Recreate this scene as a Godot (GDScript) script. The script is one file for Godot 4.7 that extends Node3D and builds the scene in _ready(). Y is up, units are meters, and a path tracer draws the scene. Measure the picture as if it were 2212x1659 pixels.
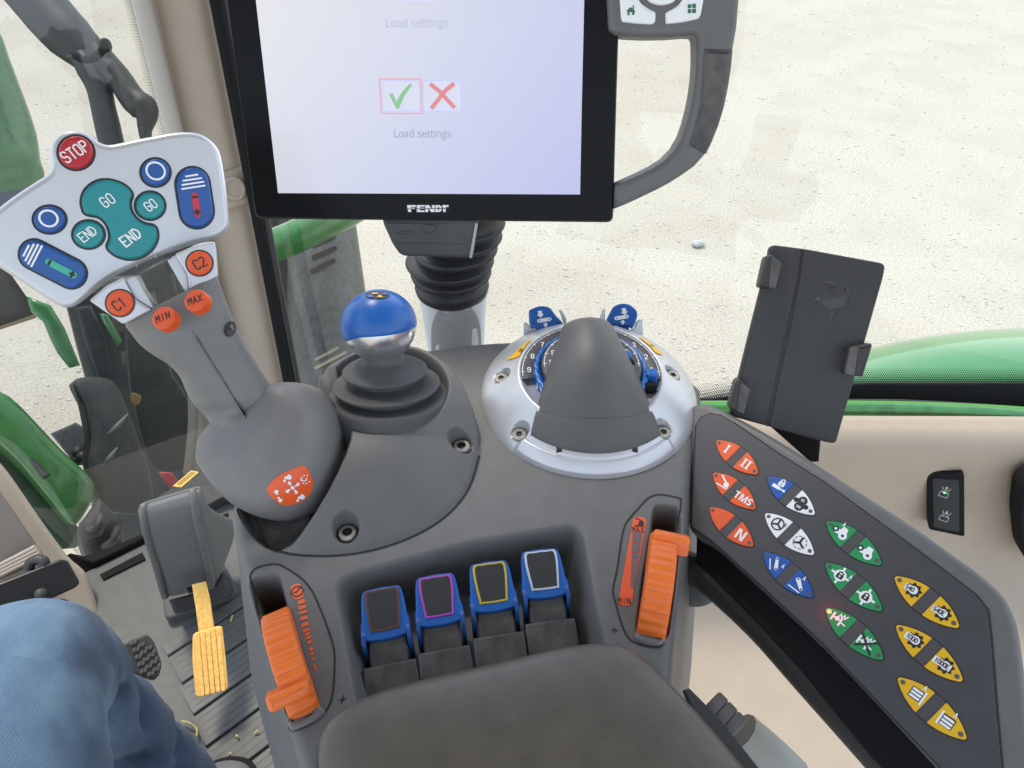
extends Node3D
# A tractor cab seen from the driver's seat: armrest console, terminal, pedals, windows and the gravel yard outside.
const F := 1533.0
const C2 := 0.70710678
const EYE := Vector3(0, 1.15, 0)
# views in which points of the photograph were read: [x0, y0, scale]
const VIEW := {0: [0, 0, 1.0], 1: [0, 216, 0.33333], 2: [553, 378, 0.33333], 3: [998, 594, 0.33333], 4: [1442.9, 864, 0.4791], 5: [486, 1026, 0.3411], 6: [972, 1026, 0.3411], 7: [0, 810, 0.33333], 8: [0, 1106, 0.33333],
	11: [432, 0, 0.4394], 12: [1242, 0, 0.33333], 13: [1458, 486, 0.33333], 14: [1659, 648, 0.33333], 15: [0, 0, 0.33333], 16: [324, 648, 0.3579], 17: [594, 1350, 0.5371], 18: [486, 432, 0.293]}
var M := {}
var used := {}
var grain_tex: Texture2D

# ---------- geometry helpers ----------
class Fr:
	var o := Vector3.ZERO
	var x := Vector3.RIGHT
	var y := Vector3.UP
	var n := Vector3.BACK
	func at(p: Vector2, h := 0.0) -> Vector3:
		return o + x * p.x + y * p.y + n * h
	func flat(p: Vector3) -> Vector2:
		return Vector2((p - o).dot(x), (p - o).dot(y))
	func turned(p: Vector2, deg: float, h := 0.0):
		var r := Fr.new()
		r.o = at(p, h); r.n = n
		r.x = x.rotated(n, deg_to_rad(deg)); r.y = y.rotated(n, deg_to_rad(deg))
		return r

class MB:
	var v := PackedVector3Array()
	var n := PackedVector3Array()
	var uv := PackedVector2Array()
	var ix := PackedInt32Array()
	var col := PackedColorArray()
	func add(p: Vector3, nn: Vector3, u := Vector2.ZERO) -> int:
		v.append(p); n.append(nn); uv.append(u)
		return v.size() - 1
	func tri(a: int, b: int, c: int) -> void:
		var g := (v[b] - v[a]).cross(v[c] - v[a])
		if g.length_squared() < 1e-20: return
		if g.dot(n[a] + n[b] + n[c]) > 0: ix.append_array([a, c, b])
		else: ix.append_array([a, b, c])
	func quad(a: int, b: int, c: int, d: int) -> void:
		tri(a, b, c); tri(a, c, d)
	func mesh(org: Vector3) -> ArrayMesh:
		var m := ArrayMesh.new()
		var arr := []
		arr.resize(Mesh.ARRAY_MAX)
		var vv := PackedVector3Array()
		vv.resize(v.size())
		for i in v.size(): vv[i] = v[i] - org
		arr[Mesh.ARRAY_VERTEX] = vv; arr[Mesh.ARRAY_NORMAL] = n; arr[Mesh.ARRAY_TEX_UV] = uv; arr[Mesh.ARRAY_INDEX] = ix
		if col.size() == v.size(): arr[Mesh.ARRAY_COLOR] = col
		m.add_surface_from_arrays(Mesh.PRIMITIVE_TRIANGLES, arr)
		return m

func ray(u: float, w: float) -> Vector3:
	var a := (u - 1106.0) / F
	var b := (829.5 - w) / F
	return Vector3(a, b * C2 - C2, -b * C2 - C2)
func dep(u: float, w: float, t: float) -> Vector3:
	return EYE + ray(u, w) * t
func onp(o: Vector3, n: Vector3, u: float, w: float) -> Vector3:
	var r := ray(u, w)
	return EYE + r * ((o - EYE).dot(n) / r.dot(n))
func zz(k: int, a: Array) -> PackedVector2Array:
	var r := PackedVector2Array()
	var s = VIEW[k]
	for i in range(0, a.size(), 2): r.append(Vector2(s[0] + a[i] * s[2], s[1] + a[i + 1] * s[2]))
	return r
func z1(k: int, x: float, y: float) -> Vector2:
	var s = VIEW[k]
	return Vector2(s[0] + x * s[2], s[1] + y * s[2])
# a work plane through a point with a normal; y is the given direction laid into the plane
func frame(o: Vector3, n: Vector3, up: Vector3) -> Fr:
	var f := Fr.new()
	f.o = o; f.n = n.normalized()
	f.y = (up - f.n * up.dot(f.n)).normalized()
	f.x = f.y.cross(f.n)
	return f
func fp(f: Fr, p: Vector2) -> Vector2:
	return f.flat(onp(f.o, f.n, p.x, p.y))
func fps(f: Fr, a: PackedVector2Array) -> PackedVector2Array:
	var r := PackedVector2Array()
	for p in a: r.append(fp(f, p))
	return r
func ccw(p: PackedVector2Array) -> PackedVector2Array:
	var s := 0.0
	for i in p.size(): s += p[i].cross(p[(i + 1) % p.size()])
	if s < 0: p.reverse()
	return p
# closed Catmull-Rom through the points
func spl(p: PackedVector2Array, k := 4) -> PackedVector2Array:
	var r := PackedVector2Array()
	var c := p.size()
	for i in c:
		for j in k: r.append(p[i].cubic_interpolate(p[(i + 1) % c], p[(i + c - 1) % c], p[(i + 2) % c], float(j) / k))
	return r
func spo(p: PackedVector2Array, k := 4) -> PackedVector2Array:
	var r := PackedVector2Array()
	var c := p.size()
	for i in c - 1:
		for j in k: r.append(p[i].cubic_interpolate(p[i + 1], p[maxi(i - 1, 0)], p[mini(i + 2, c - 1)], float(j) / k))
	r.append(p[c - 1])
	return r
func sp3(p: Array, k := 6) -> Array:
	var r := []
	var c := p.size()
	for i in c - 1:
		for j in k: r.append((p[i] as Vector3).cubic_interpolate(p[i + 1], p[maxi(i - 1, 0)], p[mini(i + 2, c - 1)], float(j) / k))
	r.append(p[c - 1])
	return r
# polygon with rounded corners
func rnd(p: PackedVector2Array, r: float, k := 4) -> PackedVector2Array:
	var o := PackedVector2Array()
	var c := p.size()
	for i in c:
		var a := p[(i + c - 1) % c] - p[i]
		var b := p[(i + 1) % c] - p[i]
		var d := minf(r, 0.45 * minf(a.length(), b.length()))
		var s := p[i] + a.normalized() * d
		var e := p[i] + b.normalized() * d
		for j in k + 1:
			var t := float(j) / k
			o.append(s.lerp(p[i], t).lerp(p[i].lerp(e, t), t))
	return o
func circ(c: Vector2, rx: float, ry := -1.0, k := 28) -> PackedVector2Array:
	var r := PackedVector2Array()
	for i in k: r.append(c + Vector2(cos(TAU * i / k) * rx, sin(TAU * i / k) * (rx if ry < 0 else ry)))
	return r
func capsule(a: Vector2, b: Vector2, r: float, k := 12) -> PackedVector2Array:
	var o := PackedVector2Array()
	var g := (b - a).angle()
	for i in k + 1: o.append(b + Vector2.from_angle(g - PI / 2 + PI * i / k) * r)
	for i in k + 1: o.append(a + Vector2.from_angle(g + PI / 2 + PI * i / k) * r)
	return o
func rect(cx: float, cy: float, w: float, h: float) -> PackedVector2Array:
	return PackedVector2Array([Vector2(cx - w / 2, cy - h / 2), Vector2(cx + w / 2, cy - h / 2), Vector2(cx + w / 2, cy + h / 2), Vector2(cx - w / 2, cy + h / 2)])
func miters(p: PackedVector2Array) -> PackedVector2Array:
	var m := PackedVector2Array()
	var c := p.size()
	for i in c:
		var a := (p[i] - p[(i + c - 1) % c]).normalized()
		var b := (p[(i + 1) % c] - p[i]).normalized()
		var n1 := Vector2(a.y, -a.x)
		var n2 := Vector2(b.y, -b.x)
		m.append((n1 + n2) / maxf(0.4, 1.0 + n1.dot(n2)))
	return m
func tri2(p: PackedVector2Array) -> PackedInt32Array:
	var q := PackedVector2Array()
	for e in p: q.append(e * 4000.0)
	return Geometry2D.triangulate_polygon(q)
# a solid plate over an outline, its top edge rounded
func plate(mb: MB, pts: PackedVector2Array, f: Fr, h0: float, h1: float, bev := 0.0, seg := 3, dish := 0.0) -> MB:
	var q := PackedVector2Array()
	for p in pts:
		if q.is_empty() or q[-1].distance_to(p) > 1e-6: q.append(p)
	if q[0].distance_to(q[-1]) < 1e-6: q.remove_at(q.size() - 1)
	pts = ccw(q)
	var c := pts.size()
	var mi := miters(pts)
	var rings := []
	rings.append([0.0, h0, 0.0])
	if bev <= 0: rings.append([0.0, h1, 0.0])
	else:
		for k in seg + 1:
			var a := PI / 2 * k / seg
			rings.append([bev * (1 - cos(a)), h1 - bev + bev * sin(a), a])
	var prev := -1
	for rr in rings:
		var st := mb.v.size()
		for i in c + 1:
			var j := i % c
			mb.add(f.at(pts[j] - mi[j] * rr[0], rr[1]), (f.x * mi[j].normalized().x + f.y * mi[j].normalized().y) * cos(rr[2]) + f.n * sin(rr[2]), pts[j])
		if prev >= 0:
			for i in c: mb.quad(prev + i, prev + i + 1, st + i + 1, st + i)
		prev = st
	var top := PackedVector2Array()
	for i in c: top.append(pts[i] - mi[i] * bev)
	var t := tri2(top)
	if t.is_empty(): t = tri2(pts)
	if t.is_empty(): push_warning("no cap")
	var s2 := mb.v.size()
	for p in top: mb.add(f.at(p, h1), f.n, p)
	for i in range(0, t.size(), 3): mb.tri(s2 + t[i], s2 + t[i + 1], s2 + t[i + 2])
	return mb
# a cushion: rings of the outline shrinking towards a centre while rising
func puff(mb: MB, pts: PackedVector2Array, f: Fr, h0: float, hh: float, ctr: Vector2, k := 12, e := 1.0, flat := 0.0) -> MB:
	pts = ccw(pts.duplicate())
	var g := []
	var row0 := []
	for p in pts: row0.append(f.at(p, h0))
	row0.append(row0[0]); g.append(row0)
	for j in k + 1:
		var a := PI / 2 * j / k
		var s := maxf(0.0005, pow(cos(a), e))
		var row := []
		for p in pts: row.append(f.at(ctr + (p - ctr) * lerpf(s, 1.0, 0.0 if j == k else flat * (1.0 - float(j) / k)), hh * sin(a)))
		row.append(row[0]); g.append(row)
	return grid(mb, g, true, f.n)
# rows of points -> smooth surface; hint: outward direction (zero: by volume)
func grid(mb: MB, g: Array, closed := true, hint := Vector3.ZERO, caps := false) -> MB:
	var r := g.size()
	var c: int = g[0].size()
	var st := mb.v.size()
	var nn := PackedVector3Array()
	nn.resize(r * c)
	var vol := 0.0
	var mid := Vector3.ZERO
	for row in g: mid += row[0] + row[c / 2]
	mid /= 2.0 * r
	for i in r - 1:
		for j in c - 1:
			var a: Vector3 = g[i][j]
			var b: Vector3 = g[i + 1][j]
			var d: Vector3 = g[i + 1][j + 1]
			var e: Vector3 = g[i][j + 1]
			var x := (d - a).cross(e - b)
			nn[i * c + j] += x; nn[(i + 1) * c + j] += x; nn[(i + 1) * c + j + 1] += x; nn[i * c + j + 1] += x
			vol += x.dot((a + d) * 0.5 - mid) if hint == Vector3.ZERO else x.dot(hint)
	var sg := 1.0 if vol > 0 else -1.0
	if closed:
		for i in r:
			var s := nn[i * c] + nn[i * c + c - 1]
			nn[i * c] = s; nn[i * c + c - 1] = s
	var ul := PackedFloat32Array([0.0])
	for i in range(1, r): ul.append(ul[-1] + (g[i][0] as Vector3).distance_to(g[i - 1][0]))
	for i in r:
		var w := 0.0
		for j in c:
			if j > 0: w += (g[i][j] as Vector3).distance_to(g[i][j - 1])
			mb.add(g[i][j], (nn[i * c + j] * sg).normalized(), Vector2(w, ul[i]))
	for i in r - 1:
		for j in c - 1:
			var a := st + i * c + j
			mb.quad(a, a + c, a + c + 1, a + 1)
	if caps:
		for e in [[0, 1], [r - 1, r - 2]]:
			var ctr := Vector3.ZERO
			for j in c - 1: ctr += g[e[0]][j]
			ctr /= c - 1
			var inn := Vector3.ZERO
			for j in c - 1: inn += g[e[1]][j]
			inn /= c - 1
			var nrm: Vector3 = ((g[e[0]][0] - ctr) as Vector3).cross(g[e[0]][(c - 1) / 3] - ctr).normalized()
			if nrm.dot(ctr - inn) < 0: nrm = -nrm
			var s2 := mb.v.size()
			for j in c - 1: mb.add(g[e[0]][j], nrm)
			var k := mb.add(ctr, nrm)
			for j in c - 1: mb.tri(k, s2 + j, s2 + (j + 1) % (c - 1))
	return mb
# ellipse section: centre, two half axes; ex > 2 squares it
func ring(c: Vector3, ax: Vector3, ay: Vector3, k := 28, ex := 2.0) -> Array:
	var r := []
	for i in k + 1:
		var a := TAU * (i % k) / k
		var s := sin(a)
		var q := cos(a)
		r.append(c + ax * (signf(q) * pow(absf(q), 2.0 / ex)) + ay * (signf(s) * pow(absf(s), 2.0 / ex)))
	return r
func tube(mb: MB, path: Array, rad, k := 12, caps := true, up := Vector3.UP, flat := 1.0) -> MB:
	var g := []
	var c := path.size()
	for i in c:
		var d: Vector3 = ((path[mini(i + 1, c - 1)] - path[maxi(i - 1, 0)]) as Vector3).normalized()
		var x := d.cross(up)
		if x.length() < 0.05: x = d.cross(Vector3.RIGHT)
		x = x.normalized()
		var rr: float = rad[i] if rad is Array else rad
		g.append(ring(path[i], x * rr, x.cross(d).normalized() * rr * flat, k))
	return grid(mb, g, true, Vector3.ZERO, caps)
# profile of [radius, height] turned about the frame's normal
func lathe(mb: MB, f: Fr, prof: Array, k := 40, a0 := 0.0, a1 := TAU) -> MB:
	var g := []
	for p in prof:
		var row := []
		for i in k + 1:
			var a := a0 + (a1 - a0) * i / k
			if a1 - a0 > TAU - 0.001 and i == k: a = a0
			row.append(f.at(Vector2(cos(a), sin(a)) * p[0], p[1]))
		g.append(row)
	var full := a1 - a0 > TAU - 0.001
	return grid(mb, g, full, Vector3.ZERO)
func prof_round(p: Array, k := 4) -> Array:   # smooth a profile
	var q := PackedVector2Array()
	for e in p: q.append(Vector2(e[0], e[1]))
	var r := []
	for e in spo(q, k): r.append([maxf(e.x, 0.00002), e.y])
	return r
func box(mb: MB, f: Fr, cx: float, cy: float, w: float, h: float, h0: float, h1: float, bev := 0.0) -> MB:
	return plate(mb, rect(cx, cy, w, h), f, h0, h1, bev, 2)
# a line of some width as a thin strip with mitred corners
func strip(mb: MB, p: PackedVector2Array, w: float, f: Fr, h: float, closed := false) -> MB:
	var c := p.size()
	var st := mb.v.size()
	for i in c:
		var a := p[(i + c - 1) % c] if closed or i > 0 else p[i]
		var b := p[(i + 1) % c] if closed or i < c - 1 else p[i]
		var d1 := (p[i] - a).normalized() if a != p[i] else (b - p[i]).normalized()
		var d2 := (b - p[i]).normalized() if b != p[i] else d1
		var n1 := Vector2(-d1.y, d1.x)
		var n2 := Vector2(-d2.y, d2.x)
		var m := (n1 + n2) / maxf(0.5, 1 + n1.dot(n2))
		var ends := Vector2.ZERO
		if not closed and i == 0: ends = -d2 * w * 0.4
		if not closed and i == c - 1: ends = d1 * w * 0.4
		mb.add(f.at(p[i] + m * w / 2 + ends, h), f.n)
		mb.add(f.at(p[i] - m * w / 2 + ends, h), f.n)
	for i in (c if closed else c - 1):
		var j := (i + 1) % c
		mb.quad(st + 2 * i, st + 2 * i + 1, st + 2 * j + 1, st + 2 * j)
	return mb
# stroke lettering on a 4 x 6 grid
const GLYPH := {"S": ["45 36 16 05 04 13 33 42 41 30 10 01"], "T": ["06 46", "26 20"], "O": ["10 30 41 45 36 16 05 01 10"], "P": ["00 06 36 45 44 33 03"], "G": ["45 36 16 05 01 10 30 41 43 23"], "E": ["46 06 00 40", "03 33"],
	"N": ["00 06 40 46"], "D": ["00 06 26 44 42 20 00"], "C": ["45 36 16 05 01 10 30 41"], "M": ["00 06 23 46 40"], "I": ["26 20"], "A": ["00 26 40", "12 32"], "X": ["00 46", "06 40"], "1": ["15 26 20"], "2": ["05 16 36 45 44 00 40"],
	"3": ["06 46 23 33 42 41 30 10 01"], "4": ["30 36 02 42"], "5": ["46 06 03 33 42 41 30 10 01"], "6": ["45 36 16 05 01 10 30 41 42 33 03"], "7": ["06 46 10"], "8": ["13 04 05 16 36 45 44 33 42 41 30 10 01 02 13 33"], "9": ["01 10 30 41 45 36 16 05 04 13 43"], "0": ["10 30 41 45 36 16 05 01 10"], "F": ["46 06 00", "03 33"], "-": ["13 33"], "+": ["03 43", "25 21"]}
func word(mb: MB, s: String, f: Fr, c: Vector2, hgt: float, h: float, w := 0.12, deg := 0.0, gap := 1.5) -> MB:
	var u := hgt / 6.0
	var nx := 0.7
	var adv := (4.0 * nx + gap) * u
	var x0 := -(s.length() * adv - gap * u) / 2
	var k := 0
	for i in s.length():
		if not GLYPH.has(s[i]): continue
		for st in GLYPH[s[i]]:
			var q := PackedVector2Array()
			for t in st.split(" "): q.append(c + Vector2(x0 + i * adv + int(t[0]) * u * nx, int(t[1]) * u - hgt / 2).rotated(deg_to_rad(deg)))
			var cl := q[0] == q[-1] and q.size() > 3
			if cl: q.remove_at(q.size() - 1)
			var cur := PackedVector2Array()
			for t in q.size():
				cur.append(q[t])
				if not cl and t > 0 and t < q.size() - 1 and (q[t] - q[t - 1]).normalized().dot((q[t + 1] - q[t]).normalized()) < -0.3:
					strip(mb, cur, hgt * w, f, h + 0.00001 * (k % 5))
					k += 1
					cur = PackedVector2Array([q[t]])
			strip(mb, cur, hgt * w, f, h + 0.00001 * (k % 5), cl)
			k += 1
	return mb
# lay a polygon given in photograph points onto a built surface
func hit(t: MB, o: Vector3, d: Vector3) -> Vector3:
	var best := INF
	var bp := Vector3.INF
	var k := 1000.0
	for i in range(0, t.ix.size(), 3):
		var a := t.v[t.ix[i]] - o
		var e := a - d * a.dot(d)
		if e.length_squared() > 0.01: continue
		var p = Geometry3D.ray_intersects_triangle(Vector3.ZERO, d, a * k, (t.v[t.ix[i + 1]] - o) * k, (t.v[t.ix[i + 2]] - o) * k)
		if p != null and (p as Vector3).length_squared() < best:
			best = (p as Vector3).length_squared(); bp = o + (p as Vector3) / k
	return bp
func drape(mb: MB, poly: PackedVector2Array, t: MB, lift := 0.0004, sub := 1) -> MB:
	var ti := tri2(poly)
	var tris := []
	for i in range(0, ti.size(), 3): tris.append([poly[ti[i]], poly[ti[i + 1]], poly[ti[i + 2]]])
	for s in sub:
		var o := []
		for q in tris:
			var a: Vector2 = (q[0] + q[1]) / 2
			var b: Vector2 = (q[1] + q[2]) / 2
			var c: Vector2 = (q[2] + q[0]) / 2
			o.append_array([[q[0], a, c], [a, q[1], b], [c, b, q[2]], [a, b, c]])
		tris = o
	var cache := {}
	var nrm := {}
	var faces := []
	for q in tris:
		var id := []
		for p in q:
			if not cache.has(p): cache[p] = hit(t, EYE, ray(p.x, p.y).normalized())
			id.append(cache[p])
		if id.has(Vector3.INF): continue
		var nr: Vector3 = ((id[1] - id[0]) as Vector3).cross(id[2] - id[0]) * 1e6
		if nr.dot(EYE - id[0]) < 0: nr = -nr
		for p in q: nrm[p] = nrm.get(p, Vector3.ZERO) + nr
		faces.append(q)
	var at := {}
	for q in faces:
		for p in q:
			if not at.has(p):
				var n: Vector3 = (nrm[p] as Vector3).normalized()
				at[p] = mb.add(cache[p] + n * lift, n)
		mb.tri(at[q[0]], at[q[1]], at[q[2]])
	return mb
func line_poly(p: PackedVector2Array, w: float) -> PackedVector2Array:
	var l := PackedVector2Array()
	var r := PackedVector2Array()
	var c := p.size()
	for i in c:
		var d := (p[mini(i + 1, c - 1)] - p[maxi(i - 1, 0)]).normalized()
		l.append(p[i] + Vector2(-d.y, d.x) * w / 2); r.append(p[i] - Vector2(-d.y, d.x) * w / 2)
	r.reverse(); l.append_array(r)
	return l

# ---------- scene helpers ----------
func numbered(s: String) -> String:
	used[s] = used.get(s, -1) + 1
	return s if used[s] == 0 else "%s_%03d" % [s, used[s]]
func tag(o: Node, label: String, cat := "", group := "", kind := "") -> Node:
	if label: o.set_meta("label", label)
	if cat: o.set_meta("category", cat)
	if group: o.set_meta("group", group)
	if kind: o.set_meta("kind", kind)
	return o
func thing(called: String, label: String, cat: String, at := Vector3.ZERO, group := "") -> Node3D:
	var o := Node3D.new()
	o.name = numbered(called); add_child(o); o.position = at
	tag(o, label, cat, group)
	return o
func org(n: Node) -> Vector3:
	var r := Vector3.ZERO
	while n != self and n is Node3D:
		r += n.position; n = n.get_parent()
	return r
func part(called: String, mb: MB, m: Material, par: Node) -> MeshInstance3D:
	var o := MeshInstance3D.new()
	o.name = called
	o.mesh = mb.mesh(org(par))
	o.material_override = m
	par.add_child(o, true)
	return o
func solo(called: String, mb: MB, m: Material, label: String, cat: String, group := "", kind := "") -> MeshInstance3D:
	var c := Vector3.ZERO
	for p in mb.v: c += p
	c /= maxi(1, mb.v.size())
	var o := MeshInstance3D.new()
	o.name = numbered(called); add_child(o); o.position = c
	o.mesh = mb.mesh(c); o.material_override = m
	tag(o, label, cat, group, kind)
	return o
func lettering(called: String, s: String, f: Fr, c: Vector2, hgt: float, h: float, m: Material, par: Node, serif := "Droid Sans", bold := false, deg := 0.0, sx := 1.0) -> void:
	var t := TextMesh.new()
	var sf := SystemFont.new()
	sf.font_names = PackedStringArray([serif])
	if bold: sf.font_weight = 700
	t.font = sf; t.text = s; t.font_size = 32; t.pixel_size = hgt / 23.0; t.depth = 0.0001
	t.curve_step = 2.0
	var o := MeshInstance3D.new()
	o.name = called; o.mesh = t; o.material_override = m
	par.add_child(o, true)
	var g: Fr = f.turned(c, deg, h)
	o.transform = Transform3D(Basis(g.x * sx, g.y, g.n), g.o - org(par))
func noise_tex(fr: float, oct: int, size: int, ramp := [], sd := 1, kind := FastNoiseLite.TYPE_SIMPLEX_SMOOTH, seamless := true) -> NoiseTexture2D:
	var n := FastNoiseLite.new()
	n.seed = sd; n.frequency = fr; n.fractal_octaves = oct; n.noise_type = kind
	if kind == FastNoiseLite.TYPE_CELLULAR: n.cellular_return_type = FastNoiseLite.RETURN_CELL_VALUE
	var t := NoiseTexture2D.new()
	t.width = size; t.height = size; t.seamless = seamless; t.noise = n
	if ramp:
		var g := Gradient.new()
		g.offsets = PackedFloat32Array(ramp[0]); g.colors = PackedColorArray(ramp[1])
		t.color_ramp = g
	return t
# worn plastic: cloudy dirt, pale dust specks and hair scratches
func dusty(sd: int, base: float, cloud: float, specks: int, scratches: int) -> ImageTexture:
	var n := FastNoiseLite.new()
	n.seed = sd; n.frequency = 0.008; n.fractal_octaves = 5
	var g := n.get_seamless_image(1024, 1024)
	g.convert(Image.FORMAT_L8)
	var src := g.get_data()
	var by := PackedByteArray()
	by.resize(1024 * 1024 * 3)
	var r := RandomNumberGenerator.new()
	r.seed = sd
	for i in 1024 * 1024:
		var v := base + cloud * (src[i] / 255.0 - 0.5)
		by[i * 3] = int(clampf(v * 255.0, 0, 255)); by[i * 3 + 1] = int(clampf(v * 254.0, 0, 255)); by[i * 3 + 2] = int(clampf((v * 0.985) * 255.0, 0, 255))
	var im := Image.create_from_data(1024, 1024, false, Image.FORMAT_RGB8, by)
	for i in specks:
		var x := r.randi() % 1022
		var y := r.randi() % 1022
		var c := im.get_pixel(x, y).lerp(Color(1, 0.98, 0.94), r.randf_range(0.15, 0.8))
		im.set_pixel(x, y, c)
		if r.randf() < 0.35: im.set_pixel(x + 1, y, c)
		if r.randf() < 0.25: im.set_pixel(x, y + 1, c)
	for i in scratches:
		var p := Vector2(r.randf() * 1024, r.randf() * 1024)
		var d := Vector2.from_angle(r.randf() * TAU)
		var k := r.randf_range(0.1, 0.35)
		for j in r.randi_range(20, 120):
			p += d.rotated(r.randf_range(-0.05, 0.05))
			var x := posmod(int(p.x), 1024)
			var y := posmod(int(p.y), 1024)
			im.set_pixel(x, y, im.get_pixel(x, y).lerp(Color(1, 1, 0.98), k))
	return ImageTexture.create_from_image(im)
# c: linear reflectance
func mat(c: Color, rough := 0.6, metal := 0.0, bump := 0.0, scale := 40.0, tex: Texture2D = null) -> StandardMaterial3D:
	var m := StandardMaterial3D.new()
	m.albedo_color = c.linear_to_srgb(); m.roughness = rough; m.metallic = metal
	if bump > 0 or tex:
		m.uv1_triplanar = true; m.uv1_scale = Vector3.ONE * scale
	if bump > 0:
		m.heightmap_enabled = true; m.heightmap_texture = grain_tex; m.heightmap_scale = bump
	if tex: m.albedo_texture = tex
	return m
func glow(c: Color, e: float) -> StandardMaterial3D:
	var m := mat(c, 0.4)
	m.emission_enabled = true; m.emission = c.linear_to_srgb(); m.emission_energy_multiplier = e
	return m
func pane_mat(c: Color, a: float) -> StandardMaterial3D:
	var m := StandardMaterial3D.new()
	var s := c.linear_to_srgb()
	m.albedo_color = Color(s.r, s.g, s.b, a); m.roughness = 0.02
	m.transparency = BaseMaterial3D.TRANSPARENCY_ALPHA
	return m

func _ready() -> void:
	# camera
	var cam := Camera3D.new()
	cam.name = "camera"; add_child(cam)
	cam.position = EYE; cam.rotation_degrees = Vector3(-45, 0, 0)
	cam.fov = rad_to_deg(2.0 * atan(829.5 / F)); cam.near = 0.02; cam.far = 400.0; cam.current = true
	# bright, hazy sky
	var we := WorldEnvironment.new()
	we.name = "world_environment"; add_child(we)
	var env := Environment.new()
	env.background_mode = Environment.BG_SKY
	var sm := ProceduralSkyMaterial.new()
	sm.sky_top_color = Color(0.70, 0.77, 0.86); sm.sky_horizon_color = Color(0.90, 0.92, 0.93); sm.sky_curve = 0.25
	sm.ground_bottom_color = Color(0.55, 0.53, 0.48); sm.ground_horizon_color = Color(0.8, 0.8, 0.77)
	sm.energy_multiplier = 1.0
	var sky := Sky.new()
	sky.sky_material = sm; env.sky = sky
	env.tonemap_mode = Environment.TONE_MAPPER_LINEAR
	env.tonemap_exposure = 2.4
	env.sdfgi_enabled = true; env.ssao_enabled = true; env.ssil_enabled = true
	we.environment = env
	# veiled sun, high and behind the left shoulder
	var sun := DirectionalLight3D.new()
	sun.name = "sun"; add_child(sun)
	sun.light_color = Color(1.0, 0.965, 0.91); sun.light_energy = 0.5; sun.light_angular_distance = 12.0; sun.shadow_enabled = true
	sun.rotation_degrees = Vector3(-58, -150, 0)
	materials()
	outdoors()
	cab_roof()
	cab_shell()
	windows()
	foot_well()
	driver()
	console()
	wheels()
	finger_levers()
	arm_pad()
	joystick()
	ball_lever()
	dial()
	button_wing()
	terminal()
	phone_cradle()

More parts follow.
